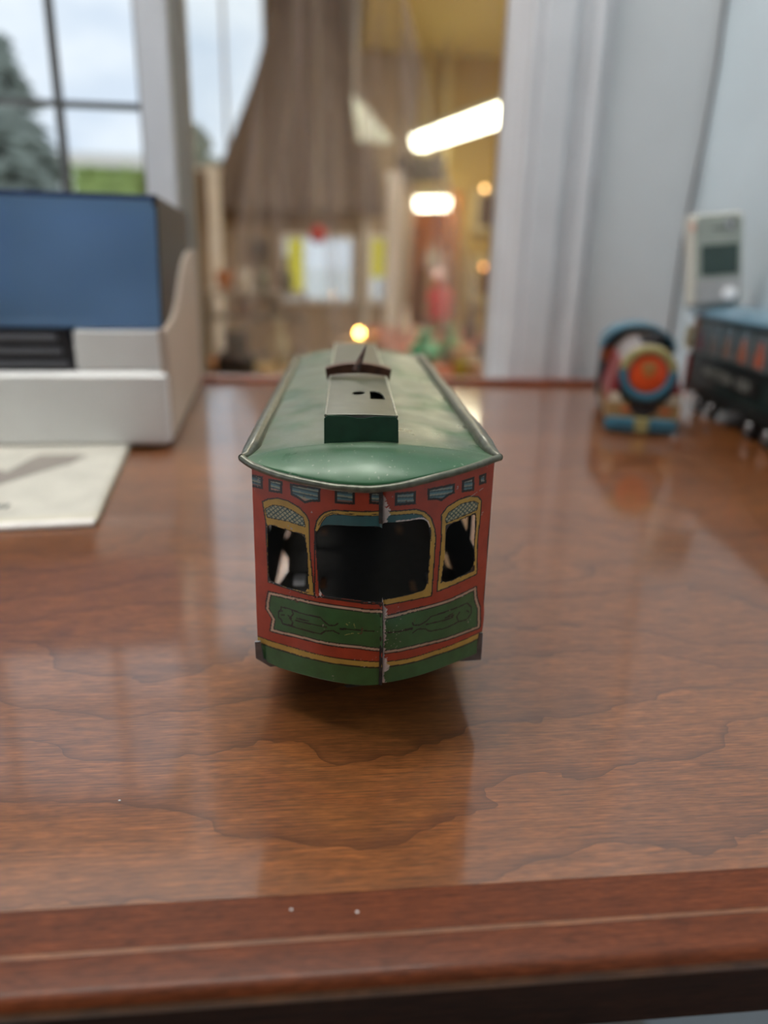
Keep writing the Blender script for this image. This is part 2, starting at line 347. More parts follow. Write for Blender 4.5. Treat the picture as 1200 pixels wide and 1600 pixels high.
FRZ = [[(-33, 68.7), (-28.87, 68.87), (-28.98, 65.38), (-33, 65.2)], [(-27.43, 68.68), (-23.56, 68.81), (-23.63, 65.39), (-27.38, 65.15)],
       [(-21.61, 68.6), (-13.73, 68.85), (-13.82, 65.0), (-15.85, 64.75), (-17.84, 63.98), (-19.65, 65.0), (-21.49, 65.57)], [(-10.3, 68.9), (-5.2, 69.0), (-5.31, 65.36), (-10.21, 65.25)],
       [(-1.76, 69.05), (1.6, 69.08), (1.6, 65.7), (-1.71, 65.84)], [(4.5, 68.49), (9.88, 68.57), (10.02, 65.04), (4.65, 65.08)],
       [(12.86, 68.82), (20.27, 69.12), (20.43, 66.44), (18.85, 66.02), (16.81, 64.87), (15.4, 65.45), (13.0, 65.75)], [(22.16, 69.56), (25.84, 69.93), (25.99, 66.08), (22.38, 66.26)], [(27.12, 70.03), (29.33, 70.29), (29.56, 67.44), (27.34, 67.2)]]
ORN = [[(-21.7, 33.2), (-18.62, 33.04), (-13.97, 33.17), (-12.62, 31.98), (-11.54, 31.32), (-10.07, 31.46), (-9.27, 32.19)], [(-24.38, 28.07), (-20.93, 28.12), (-16.46, 28.21), (-13.85, 28.32), (-12.62, 29.5), (-10.47, 29.95), (-8.99, 29.27)], [(-20.62, 30.35), (-16.99, 30.63), (-12.35, 30.7)], [(-20.32, 31.11), (-17.12, 31.29)], [(-8.33, 30.72), (-6.74, 30.82), (-2.51, 30.98), (0.12, 31.08)], [(-24.71, 33.0), (-21.7, 33.2), (-21.3, 31.96), (-22.32, 30.43), (-21.48, 29.48), (-21.78, 28.32), (-24.38, 28.07), (-24.65, 29.05), (-25.51, 29.68), (-25.47, 31.22), (-24.72, 32.39), (-24.71, 33.0)], [(-24.61, 30.6), (-23.89, 30.84)], [(-22.73, 31.06), (-21.89, 30.57)],
       [(26.2, 33.5), (20.55, 33.14), (15.6, 32.65), (14.22, 31.48), (12.56, 30.8), (10.87, 31.0), (10.42, 31.84)], [(26.39, 28.46), (23.86, 28.72), (19.64, 28.05), (15.38, 28.23), (14.04, 29.26), (12.04, 29.71), (10.67, 28.94)], [(21.89, 30.74), (19.5, 30.55), (14.27, 30.56)], [(22.16, 31.27), (19.76, 31.23)], [(2.85, 30.3), (6.5, 30.1), (10.48, 30.18)], [(26.2, 33.5), (27.59, 31.78), (27.56, 29.92), (26.39, 28.46), (23.86, 28.72), (23.13, 30.51), (23.98, 31.62)], [(26.2, 31.18), (26.88, 30.47)]]
def seg_dist(px, pz, poly, closed=True):
    """distance to polyline, nearest point"""
    d = np.full(px.shape, 1e9); nx = np.zeros_like(px); nzv = np.zeros_like(px)
    n = len(poly)
    for i in range(n if closed else n - 1):
        a = poly[i]; c = poly[(i + 1) % n]; vx, vz = c[0] - a[0], c[1] - a[1]; l = vx * vx + vz * vz + 1e-12
        t = np.clip(((px - a[0]) * vx + (pz - a[1]) * vz) / l, 0, 1); qx = a[0] + t * vx; qz = a[1] + t * vz
        dd = np.hypot(px - qx, pz - qz); k = dd < d; d = np.where(k, dd, d); nx = np.where(k, qx, nx); nzv = np.where(k, qz, nzv)
    return d, nx, nzv
def sdf(px, pz, poly):
    d, nx, nzv = seg_dist(px, pz, poly); ins = np.zeros(px.shape, bool); n = len(poly)
    for i in range(n):
        x1, z1 = poly[i]; x2, z2 = poly[(i + 1) % n]
        if z1 == z2: continue
        c = ((z1 > pz) != (z2 > pz)) & (px < (x2 - x1) * (pz - z1) / (z2 - z1) + x1); ins ^= c
    return np.where(ins, -d, d), nx, nzv
def smooth_poly(p, it=2):
    """round a closed polygon a little"""
    for _ in range(it):
        q = []
        for i in range(len(p)):
            a, c = p[i], p[(i + 1) % len(p)]
            q += [(a[0] * .85 + c[0] * .15, a[1] * .85 + c[1] * .15), (a[0] * .15 + c[0] * .85, a[1] * .15 + c[1] * .85)]
        p = q
    return p
RED = np.array((.40, .046, .016)); GRN = np.array((.036, .118, .034)); GOLD = np.array((.52, .31, .055)); CREAM = np.array((.60, .40, .27)); BLK = np.array((.012, .009, .008))
TEAL = np.array((.030, .110, .115)); BLUE = np.array((.10, .22, .25)); PINK = np.array((.50, .27, .20)); CHIP = np.array((.72, .60, .55)); RUST = np.array((.09, .045, .025))
rng = np.random.default_rng(3)
def vnoise(x, z, s, seed=0):
    """cheap value noise"""
    x = x * s + 100 + seed * 7.3; z = z * s + 100 + seed * 3.1; xi = np.floor(x).astype(int); zi = np.floor(z).astype(int); fx = x - xi; fz = z - zi
    h = lambda a, c: np.modf(np.abs(np.sin(a * 127.1 + c * 311.7 + seed * 17.) * 43758.5453))[0]
    fx = fx * fx * (3 - 2 * fx); fz = fz * fz * (3 - 2 * fz)
    return (h(xi, zi) * (1 - fx) + h(xi + 1, zi) * fx) * (1 - fz) + (h(xi, zi + 1) * (1 - fx) + h(xi + 1, zi + 1) * fx) * fz
def paint_front(x, z, left):
    c = np.tile(RED, (len(x), 1)).astype(float)
    def put(mask, col): c[mask] = col
    def line(poly, wd, closed=True, col=BLK): put(seg_dist(x, z, poly, closed)[0] < wd * (.75 + .5 * vnoise(x, z, 1.3, 5)), col)
    jit = (vnoise(x, z, 4., 2) - .5) * .12
    # lower green apron, yellow stripe, black lines
    yt = np.interp(x, *zip(*(YT if left else YTR))); yb = np.interp(x, *zip(*(YB if left else YBR)))
    put(z < yb + jit, GRN); put((z < yb + jit) & (z > yb - .42 + jit), BLK); put((z >= yb + jit) & (z < yt + jit), GOLD)
    put((z >= yt + jit) & (z < yt + .30 + jit), BLK)
    # green panel with cream border
    P = PL if left else PR; s = sdf(x, z, P)[0] + jit * .6
    put(s < .36, BLK); put(s < 0, CREAM * (.95 if left else .85)); put(s < -.62, BLK); put(s < -.92, GRN)
    for o in ORN:
        if (o[0][0] < 2) == left: line(o, .19, False)
    o = [(-25.3, 31.6), (-24.4, 31.9)] if left else [(21.9, 31.9), (20.6, 31.6)]; line(o, .2, False)
    for i, q in enumerate(([(-8.6, 30.75), (-7.2, 30.8)],) if left else ([(10.3, 30.2), (8.6, 30.2)],)): line(q, .32, False)
    # frieze boxes
    for i, p in enumerate(FRZ):
        if (p[0][0] < 1.9 and i <= 4) != left: continue
        s = sdf(x, z, p)[0] + jit * .5; put(s < 0, BLK); ins = s < -.62
        zc = np.mean([q[1] for q in p]); k = np.floor((z - zc + .05 * x) / .42).astype(int) % 3
        put(ins & (k == 0), BLUE); put(ins & (k == 1), BLUE * .45); put(ins & (k == 2), np.array((.33, .36, .26)) if left else np.array((.28, .30, .25)))
        if left or i == 6: put(ins & (z < zc - .75), PINK * (.9 if i in (1, 2) else .45))
    # windows
    def window(outp, lat, hole, wd):
        s = sdf(x, z, outp)[0] + jit * .5; put(s < .36, BLK); put(s < 0, GOLD)
        if lat:
            s2 = sdf(x, z, lat)[0]; put(s2 < .22, BLK); ins = s2 < 0
            u = (x + (z * 1.05)) / 1.28; v = (x - z * 1.05) / 1.28
            fu = np.abs(u - np.round(u)); fv = np.abs(v - np.round(v)); put(ins, np.array((.42, .40, .25))); put(ins & ((fu < .16) | (fv < .16)), np.array((.05, .10, .09)))
        s3 = sdf(x, z, hole)[0]; put((s3 < .2) & (vnoise(x, z, .8, 9) > .35), BLK)
    if left:
        window(LW_out, LW_lat, LW_hole, 0)
        s = sdf(x, z, CW_outL)[0] + jit * .5; put((s < .36), BLK); top = z > 57.2; put((s < 0), RED); put((s < 0) & top, GOLD); put((s < 0) & (z < 40.), RED)
        s2 = sdf(x, z, [(-14.6, 56.2), (-13.4, 59.6), (-12.2, 61.3), (-10.4, 62.2), (-8, 62.35), (3.4, 62.75), (3.4, 39), (-14, 39)])[0]
        put((s2 < .2) & (z > 56), BLK); put((s2 < 0) & (z > 56), TEAL)
        put((seg_dist(x, z, [(-14.3, 58.8), (-12.9, 61.3), (-11, 62.55), (-6, 62.9), (2.2, 63.2)], False)[0] < .10) & (vnoise(x, z, .5, 4) > .4), BLK)
        put((seg_dist(x, z, [(-14.95, 57), (-15.0, 54), (-14.6, 48), (-14.05, 39.3), (2.5, 39.3)], False)[0] < .22), BLK * 1.5)
    else:
        window(RW_out, RW_lat, RW_hole, 0)
        s = sdf(x, z, CW_outR)[0] + jit * .5; put(s < .36, BLK); put(s < 0, GOLD)
        s2 = sdf(x, z, [(1, 62.55), (9.5, 62.5), (11.6, 61.9), (13.3, 60.2), (14.2, 57.5), (14.4, 55), (14.06, 40.9), (1, 39.6)])[0]
        put((s2 < .2) & (z > 57), BLK); put((s2 < 0) & (z > 59.5), TEAL)
        put((s2 < .2) & (z <= 57) & (vnoise(x, z, .9, 8) > .5), BLK)
        put(seg_dist(x, z, [(5.2, 61.0), (8.5, 60.95), (10.7, 61.25), (12.2, 61.0), (13.3, 60.1), (13.9, 58.5)], False)[0] < .17, CHIP)
        # bare, chipped tin along the seam
        d = x - seam(z); n = vnoise(x, z, 1.1, 1) * .65 + vnoise(x, z, 3.2, 6) * .5
        amt = np.interp(z, [15, 17, 20, 22, 24, 33, 36, 38, 41, 60, 61, 64, 67, 68.5], [1.0, .5, 1.6, 1.2, .5, .9, 1.4, .3, .1, .1, 1.4, 1.5, .9, 0])
        put(d < amt * (n + .15) * 1.5, CHIP); put((d < .22) & (n > .45), BLK * 3)
        sp = vnoise(x, z, 5.5, 12); put((sp > .93) & (np.abs(d - 2.5) < 3) & (z > 24) & (z < 36), CHIP * .8)
    # small scars everywhere
    sp = vnoise(x, z, 3.2, 21) * vnoise(x, z, .35, 22); put(sp > .80, CHIP * .55)
    sp = vnoise(x, z, 2.6, 31) * vnoise(x, z, .3, 32); put(sp > .80, RUST)
    for q in ([(-7.4, 29.1), (-5.5, 29.8), (-3.4, 30.0)], [(-7.2, 32.4), (-6.6, 32.0)], [(-5.1, 32.6), (-4.8, 31.6)], [(-7.0, 32.9), (-6.2, 32.8)]) if left else ([(28.6, 66.2), (24.2, 64.2)],):
        put((seg_dist(x, z, q, False)[0] < .09) & (vnoise(x, z, 3, 3) > .35), np.array((.35, .36, .10)) if left else CHIP * .5)
    if left:
        put(seg_dist(x, z, [(-3.0, 31.6), (-3.0, 30.4), (-3.4, 29.9)], False)[0] < .22, RUST); put(seg_dist(x, z, [(-20.6, 36.5), (-20.2, 36.0)], False)[0] < .3, RUST)
        put(seg_dist(x, z, [(-13.9, 39.6), (-13.7, 41.2)], False)[0] < .32, CHIP)
    return c
def ztop(x): return rimz(x) - .5
def front_half(name, left, nu, nv, parent):
    U, V = np.meshgrid(np.linspace(0, 1, nu + 1), np.linspace(0, 1, nv + 1)); U = U.ravel(); V = V.ravel()
    x = U * 0; z = 14 + V * 57
    for _ in range(3):
        sm = seam(z); x = (-32 + U * (sm + 32)) if left else (sm + U * (31.6 - sm))
        zb = np.interp(x, *zip(*BOT)); z = zb + V * (ztop(x) - zb)
    quads = np.array([[j * (nu + 1) + i, j * (nu + 1) + i + 1, (j + 1) * (nu + 1) + i + 1, (j + 1) * (nu + 1) + i] for j in range(nv) for i in range(nu)])
    keep = np.ones(len(quads), bool)
    for hp in ((LW_hole, CW_holeL) if left else (CW_holeR, RW_hole)):
        hp = smooth_poly(hp, 2)
        s, nx, nz_ = sdf(x, z, hp); near = np.abs(s) < .13; x = np.where(near, nx, x); z = np.where(near, nz_, z); s = np.where(near, 0, s)
        cx = x[quads].mean(1); cz = z[quads].mean(1); keep &= sdf(cx, cz, hp)[0] > 0
    quads = quads[keep]
    colr = paint_front(x, z, left)
    y = 15 * (np.abs(x) / 32) ** 1.7
    # gentle hand-made dents; the left sheet laps over the right one
    y = y + .25 * np.sin(x * .35 + z * .11) * np.exp(-((z - 30) / 12) ** 2) + (vnoise(x, z, .16, 40) - .5) * .35
    if left:
        d = seam(z) - x; y = y - .35 - .55 * np.exp(-(d / .35) ** 2)
    else:
        d = x - seam(z); y = y + .15 + .35 * np.exp(-(d / .5) ** 2)
        x = x + .45 * np.exp(-((z - 27) / 4.5) ** 2) * np.clip((x - 24) / 7, 0, 1) - .25 * np.exp(-((z - 50) / 5) ** 2) * np.clip((x - 24) / 7, 0, 1)
    used = np.zeros(len(x), bool); used[quads.ravel()] = True; idx = np.cumsum(used) - 1
    co = np.stack([x, y, z], 1)[used] * .001
    me = bpy.data.meshes.new(name); me.from_pydata(co.tolist(), [], idx[quads].tolist()); me.update()
    a = me.color_attributes.new('paint', 'FLOAT_COLOR', 'POINT'); a.data.foreach_set('color', np.concatenate([colr[used], np.ones((used.sum(), 1))], 1).astype(np.float32).ravel())
    me.materials.append(M['litho']); me.materials.append(M['dark']); me.polygons.foreach_set('use_smooth', [True] * len(me.polygons))
    o = bpy.data.objects.new(name, me); COL.objects.link(o); o.parent = parent
    q = o.modifiers.new('thickness', 'SOLIDIFY'); q.thickness = .00028; q.offset = -1; q.material_offset = 1; q.material_offset_rim = 1
    return o
M['litho'] = mat('lithographed_tin', (1, 1, 1), .36, var=.16, scale=260, coat=.25, bump=.05, bscale=700, attr='paint')
fl = front_half('end_panel', True, 214, 350, TR); fl['label'] = 'left half of the printed front with arched side window'
fr_ = front_half('end_panel', False, 186, 350, TR); fr_['label'] = 'right half of the printed front with chipped seam'
# the bent-out edge of the seam
b = MB(.001); zz = np.linspace(14.9, 39.1, 40)
def seamstrip(zz):
    b = MB(.001); v = []; f = []
    for z in zz:
        xs_ = float(seam(z)); y_ = yf(xs_) - .9 + .12 * math.sin(z * 1.9)
        for dx, dy in ((-.78, .30), (.05, -.15), (.12, .75), (-.78, .8)): v.append((xs_ + dx, y_ + dy, z))
    n = len(zz)
    for i in range(n - 1):
        for k in range(4): f.append((i * 4 + k, i * 4 + (k + 1) % 4, i * 4 + 4 + (k + 1) % 4, i * 4 + 4 + k))
    f += [(3, 2, 1, 0), tuple((n - 1) * 4 + k for k in range(4))]
    return b.add(v, f)
seamstrip(zz).build('seam_flange', C('dark_seam_metal', 42, 36, 32, .5, metal=.4), TR)
seamstrip(np.linspace(60.8, 70.0, 14)).build('seam_flange', M['c_dark_seam_metal'], TR)
# far end: same sheets turned round
for o in (fl, fr_):
    c = o.copy(); COL.objects.link(c); c.parent = TR; c.rotation_euler = (0, 0, math.pi); c.location = (0, LEN * .001, 0); c['label'] = 'printed tin end panel at the far end'
# side walls with arched windows
def side_wall(sgn):
    y0_, y1_ = 15., LEN - 15.; nu, nv = 412, 104
    U, V = np.meshgrid(np.linspace(0, 1, nu + 1), np.linspace(0, 1, nv + 1)); U = U.ravel(); V = V.ravel(); y = y0_ + U * (y1_ - y0_); z = 16 + V * (72.6 - 16)
    quads = np.array([[j * (nu + 1) + i, j * (nu + 1) + i + 1, (j + 1) * (nu + 1) + i + 1, (j + 1) * (nu + 1) + i] for j in range(nv) for i in range(nu)]); keep = np.ones(len(quads), bool)
    c = np.tile(RED, (len(y), 1)).astype(float)
    c[z < 20.3] = GRN; c[(z > 20.3) & (z < 21.8)] = GOLD; c[(z > 19.9) & (z < 20.3)] = BLK
    s = sdf(y, z, [(24, 25), (LEN - 24, 25), (LEN - 24, 37), (24, 37)])[0]; c[s < .3] = BLK; c[s < 0] = CREAM; c[s < -.7] = BLK; c[s < -1] = GRN
    nwin = 8; pitch = (y1_ - y0_ - 12) / nwin
    for k in range(nwin):
        cy = y0_ + 6 + pitch * (k + .5); hw = pitch / 2 - 3.0
        hp = [(cy - hw, 40.5), (cy + hw, 40.5), (cy + hw, 54)] + [(cy + hw * math.cos(a), 54 + 5 * math.sin(a)) for a in np.linspace(.2, math.pi - .2, 9)] + [(cy - hw, 54)]
        ou = [(cy + (p[0] - cy) * 1.12, 50 + (p[1] - 50) * 1.10) for p in hp]
        s = sdf(y, z, ou)[0]; c[s < .3] = BLK; c[s < 0] = GOLD
        s, ny, nz_ = sdf(y, z, hp); near = np.abs(s) < .3; y = np.where(near, ny, y); z = np.where(near, nz_, z)
        keep &= sdf(y[quads].mean(1), z[quads].mean(1), hp)[0] > 0
        s = sdf(y, z, [(cy - 3.5, 65), (cy + 3.5, 65), (cy + 3.5, 68.6), (cy - 3.5, 68.6)])[0]; c[s < 0] = BLK; c[s < -.6] = BLUE
    quads = quads[keep]; used = np.zeros(len(y), bool); used[quads.ravel()] = True; idx = np.cumsum(used) - 1
    co = np.stack([np.full(len(y), 31.7 * sgn), y, z], 1)[used] * .001
    q = idx[quads]; q = q if sgn > 0 else q[:, ::-1]
    me = bpy.data.meshes.new('side_panel'); me.from_pydata(co.tolist(), [], q.tolist()); me.update()
    a = me.color_attributes.new('paint', 'FLOAT_COLOR', 'POINT'); a.data.foreach_set('color', np.concatenate([c[used], np.ones((used.sum(), 1))], 1).astype(np.float32).ravel())
    me.materials.append(M['litho']); me.materials.append(M['dark'])
    o = bpy.data.objects.new('side_panel', me); COL.objects.link(o); o.parent = TR
    qm = o.modifiers.new('thickness', 'SOLIDIFY'); qm.thickness = .00028; qm.offset = -1; qm.material_offset = 1; qm.material_offset_rim = 1
side_wall(1); side_wall(-1)
# roof
RW_, RC = 33.4, -1.0
def roof_pt(u, t):
    x = RC + u * RW_; y0_ = yf(x) - 3.0; y1_ = LEN + 3.0 - yf(x); 
    y = y0_ + t * (y1_ - y0_); df = min(y - y0_, y1_ - y); rz = float(rimz(x)) + .4
    crown = 77.6 - (77.6 - (73.3 + .8 * u)) * abs(u) ** 1.6
    R_ = 1.2 + 13.0 * (1 - abs(u) ** 2.2); q = min(1, df / R_); s = math.sin(q * math.pi / 2) ** .85
    z = rz + (crown - rz) * s
    z += .7 * math.exp(-((df - R_) / 1.2) ** 2) * (1 - abs(u) ** 6)          # pressed ridge where the hood starts
    if df > R_: z += .22 * math.sin(y * .10 + x * .12) * math.sin(x * .21 + 1.) * min(1, (df - R_) / 10)
    return (x, y, z)
tl = [0, .004, .008, .012, .017, .022, .027, .032, .037, .041, .045, .049, .053, .057, .061, .065, .069, .074, .08, .09]; tl += list(np.linspace(.1, .9, 90)); tl += [1 - t for t in tl[:20]][::-1]
b = MB(.001); nu = 72; v = [roof_pt(-1 + 2 * i / nu, t) for t in tl for i in range(nu + 1)]
b.add(v, [(j * (nu + 1) + i, j * (nu + 1) + i + 1, (j + 1) * (nu + 1) + i + 1, (j + 1) * (nu + 1) + i) for j in range(len(tl) - 1) for i in range(nu)])
def roofmat():
    m = bpy.data.materials.new('worn_green_roof_paint'); m.use_nodes = True; nt = m.node_tree; N = nt.nodes; L = nt.links; p = N['Principled BSDF']
    tc = N.new('ShaderNodeTexCoord')
    def noise(s, d, dist=0., sc=None):
        n = N.new('ShaderNodeTexNoise'); n.inputs['Scale'].default_value = s; n.inputs['Detail'].default_value = d; n.inputs['Distortion'].default_value = dist
        if sc:
            mp = N.new('ShaderNodeMapping'); mp.inputs['Scale'].default_value = sc; L.new(tc.outputs['Object'], mp.inputs['Vector']); L.new(mp.outputs['Vector'], n.inputs['Vector'])
        else: L.new(tc.outputs['Object'], n.inputs['Vector'])
        return n.outputs['Fac']
    def ramp(src, a, b_, ca, cb):
        r = N.new('ShaderNodeValToRGB'); r.color_ramp.elements[0].position = a; r.color_ramp.elements[1].position = b_; r.color_ramp.elements[0].color = (*ca, 1); r.color_ramp.elements[1].color = (*cb, 1); L.new(src, r.inputs['Fac']); return r.outputs['Color']
    green = ramp(noise(25, 4), .3, .7, (.010, .064, .022), (.024, .106, .037))
    # dusty wear plus the olive reflection, put into the roof flat's colour
    sx = N.new('ShaderNodeSeparateXYZ'); L.new(tc.outputs['Object'], sx.inputs[0])
    mr = N.new('ShaderNodeMapRange'); mr.inputs['From Min'].default_value = .006; mr.inputs['From Max'].default_value = .024; L.new(sx.outputs['Y'], mr.inputs['Value'])
    wear_and_sheen = ramp(noise(40, 5, 1.2), .30, .50, (0, 0, 0), (1, 1, 1))
    mm = N.new('ShaderNodeMath'); mm.operation = 'MULTIPLY'; L.new(mr.outputs[0], mm.inputs[0]); L.new(wear_and_sheen, mm.inputs[1])
    m2 = N.new('ShaderNodeMath'); m2.operation = 'MULTIPLY'; m2.inputs[1].default_value = .88; L.new(mm.outputs[0], m2.inputs[0])
    mx = N.new('ShaderNodeMix'); mx.data_type = 'RGBA'; L.new(m2.outputs[0], mx.inputs[0]); L.new(green, mx.inputs[6]); mx.inputs[7].default_value = (.155, .165, .118, 1)
    spk = ramp(noise(900, 2), .66, .74, (0, 0, 0), (.45, .45, .45)); mx2 = N.new('ShaderNodeMix'); mx2.data_type = 'RGBA'; L.new(spk, mx2.inputs[0]); L.new(mx.outputs[2], mx2.inputs[6]); mx2.inputs[7].default_value = (.34, .36, .28, 1)
    L.new(mx2.outputs[2], p.inputs['Base Color']); p.inputs['Roughness'].default_value = .3; p.inputs['Coat Weight'].default_value = .12; p.inputs['Coat Roughness'].default_value = .2; p.inputs['Metallic'].default_value = .1; p.inputs['Specular IOR Level'].default_value = .4
    rr = ramp(noise(70, 4), .3, .7, (.26, .26, .26), (.50, .50, .50)); L.new(rr, p.inputs['Roughness'])
    bp = N.new('ShaderNodeBump'); bp.inputs['Strength'].default_value = .25; bp.inputs['Distance'].default_value = .0012; L.new(noise(55, 2), bp.inputs['Height']); L.new(bp.outputs['Normal'], p.inputs['Normal'])
    return m
M['roof'] = roofmat()
roof = b.build('roof', M['roof'], TR, smooth=60, solid=.0004)
M['rim'] = mat('worn_rim_metal', (.115, .120, .085), .36, metal=.45, var=.4, scale=500, coat=.2)
rim_pts = [roof_pt(-1 + 2 * i / 60, 0) for i in range(61)]
MB(.001).tube([(x, y - .1, z - .35) for x, y, z in rim_pts], .95, 8).build('front_rim', M['rim'], roof, smooth=60)
MB(.001).tube([(x, LEN - y + .1, z - .35) for x, y, z in rim_pts], .95, 8).build('front_rim', M['rim'], roof, smooth=60)
for u in (-1, 1):
    p0 = roof_pt(u, 0); p1 = roof_pt(u, 1); pts = []; rad = []
    for i in range(64):
        t = (i / 63) ** 1.0; y = p0[1] + (p1[1] - p0[1]) * t; z = roof_pt(u, t)[2]; e = min(1, min(t, 1 - t) / .055) ** .7
        pts.append((p0[0] - u * 1.5 * e + .1 * math.sin(i * 2.1), y, z - .35 + 1.25 * e)); rad.append(.95 + 1.25 * e)
    MB(.001).tube(pts, rad, 10).build('rolled_edge', M['rim'], roof, smooth=60)
# clerestory
cx0, cx1, cy0, cy1 = -13.2, 5.9, 16., 178.
M['clere'] = mat('dusty_olive_paint', (.078, .084, .054), .32, var=.25, scale=180, coat=.3)
M['green_end'] = mat('dark_green_paint', (.014, .062, .032), .5, var=.3, scale=250, coat=.1, bump=.1, bscale=500)
def ctop(x, y): t = (x - (cx0 + cx1) / 2) / 9.5; return 84.3 + 1.1 * min(1, (y - cy0) / 60.) + .25 * (1 - t * t)
b = MB(.001); b.box(cx0 + .2, cx0 + .7, cy0, cy1, 76.2, 84.2); b.box(cx1 - .7, cx1 - .2, cy0, cy1, 76.2, 84.2); b.box(cx0 + .2, cx1 - .2, cy1 - .6, cy1, 76.2, 84.2)
cl = b.build('clerestory', M['clere'], roof)
front = [(cx0, 76.4), (cx1 + .3, 76.2), (cx1, 83.4), (cx1 - .9, 84.3), (cx1 - 6, 84.25), (-2.9, 83.75), (-4.6, 83.75), (cx0 + 5.5, 84.35), (cx0 + .9, 84.35), (cx0, 83.6)]
MB(.001).prism(front, cy0 - .5, cy0, 'y').build('clerestory_front', M['green_end'], cl)
# top sheet with two punched holes
h1 = [( -4.0 + 1.9 * math.cos(a), 45 + 2.6 * math.sin(a) + .9 * math.cos(a)) for a in np.linspace(0, 2 * math.pi, 18)[:-1]]
h2 = [(-.6, 36.5), (3.4, 36.5), (3.3, 42), (2.4, 47), (.8, 48.5), (-.6, 48)]
nu, nv = 96, 400
U, V = np.meshgrid(np.linspace(cx0 + .2, cx1 - .2, nu + 1), np.linspace(cy0, cy1, nv + 1)); U = U.ravel(); V = V.ravel()
quads = np.array([[j * (nu + 1) + i, j * (nu + 1) + i + 1, (j + 1) * (nu + 1) + i + 1, (j + 1) * (nu + 1) + i] for j in range(nv) for i in range(nu)]); keep = np.ones(len(quads), bool)
for hp in (h1, h2):
    s, a_, c_ = sdf(U, V, hp); near = np.abs(s) < .15; U = np.where(near, a_, U); V = np.where(near, c_, V); keep &= sdf(U[quads].mean(1), V[quads].mean(1), hp)[0] > 0
quads = quads[keep]; used = np.zeros(len(U), bool); used[quads.ravel()] = True; idx = np.cumsum(used) - 1
b = MB(.001); b.add([(float(x), float(y), ctop(x, y)) for x, y in zip(U[used], V[used])], [tuple(int(k) for k in q) for q in idx[quads]])
b.build('clerestory_top', M['clere'], cl, smooth=40, solid=.0003)
for sx in (cx0 + .35, cx1 - .35):
    MB(.001).tube([(sx, cy0 + (cy1 - cy0) * i / 20, ctop(sx, cy0 + (cy1 - cy0) * i / 20) - .05) for i in range(21)], .38, 6).build('edge_bead', mat('rubbed_bare_edge', (.42, .42, .34), .3, metal=.6, var=.3, scale=400), cl, smooth=60)
MB(.001).box(cx0 + 1, cx1 - 1, cy0 + 2, cy1 - 2, 78.6, 79.0).build('clerestory_floor', M['dark'], cl)
# trolley-pole bracket and spike
M['rusty'] = mat('rusty_brown_tin', (.085, .030, .016), .45, metal=.3, var=.45, scale=400)
br = []
for i in range(25):
    t = -1 + 2 * i / 24; br.append((-3.6 + t * 10.9, 90.0 - 1.9 * t * t))
low = [(-3.6 + t * 10.3, 85.9 + .9 * (1 - t * t) - (1.6 if abs(t) > .93 else 0)) for t in np.linspace(1, -1, 25)]
bk = MB(.001).prism(br + low, 73.8, 74.6, 'y').build('pole_bracket', M['rusty'], roof)
MB(.001).prism(br + [(p[0], p[1] - .5) for p in br[::-1]], 74.6, 79.5, 'y').build('bracket_saddle', M['rusty'], bk, smooth=40)
sp = MB(.001); dirv = Vector((3.6, 3.5, 8.6)); base = Vector((-4.6, 73.4, 87.4))
rings = [(0, 1.25), (.12, 1.35), (.25, 1.2), (.5, .9), (.8, .48), (1., .06)]
sp.tube([tuple(base + dirv * t) for t, r in rings], [r for t, r in rings], 10).build('pole_spike', mat('tarnished_spike', (.085, .045, .032), .4, metal=.4, var=.8, scale=700), roof, smooth=50)
# inside and under
U, V = np.meshgrid(np.linspace(-31.3, 31.3, 91), np.linspace(16.5, LEN - 16.5, 270)); U = U.ravel(); V = V.ravel(); nu = 90; nv = 269
quads = np.array([[j * (nu + 1) + i, j * (nu + 1) + i + 1, (j + 1) * (nu + 1) + i + 1, (j + 1) * (nu + 1) + i] for j in range(nv) for i in range(nu)]); keep = np.ones(len(quads), bool)
slots = [[(-33, 56), (-29.6, 58), (-27.6, 70), (-28.4, 82), (-33, 94)], [(-33, 100), (-30.2, 102), (-29.8, 112), (-33, 118)], [(33, 70), (29.6, 74), (29.2, 84), (33, 96)],
         [(-17.4, 106), (-14.6, 106), (-14.9, 114), (-17.2, 114)], [(13.4, 108), (16.0, 108), (15.8, 117), (13.6, 117)], [(-16, 55), (-13.8, 55), (-14, 64), (-15.8, 64)], [(14.6, 53), (16.8, 53), (16.6, 62), (14.8, 62)]]
slots += [[(-x, LEN - y) for x, y in q] for q in slots]
for hp in slots:
    s_, a_, c_ = sdf(U, V, hp); near = (np.abs(s_) < .45) & (np.abs(U) < 31.2); U = np.where(near, a_, U); V = np.where(near, c_, V); keep &= sdf(U[quads].mean(1), V[quads].mean(1), hp)[0] > 0
quads = quads[keep]; b = MB(.001); b.add([(float(x), float(y), 17.3) for x, y in zip(U, V)], [tuple(int(k) for k in q) for q in quads])
fl_ = b.build('floor_plate', M['dark'], TR, solid=.0004)
hs = MB(.001).rbox(-14, 12, 124, 146, 17.6, 50, 3).build('clockwork_housing', M['dark'], TR, smooth=40)
b = MB(.001); b.rbox(-11, 11, 146.2, 185, 17.6, 40, 2).build('spring_case', M['dark'], hs)
for s in (-1, 1):
    b = MB(.001); b.box(s * 26 - .4, s * 26 + .4, 48, 188, 9.5, 17.2); fr2 = b.build('wheel_frame', M['steel'], TR)
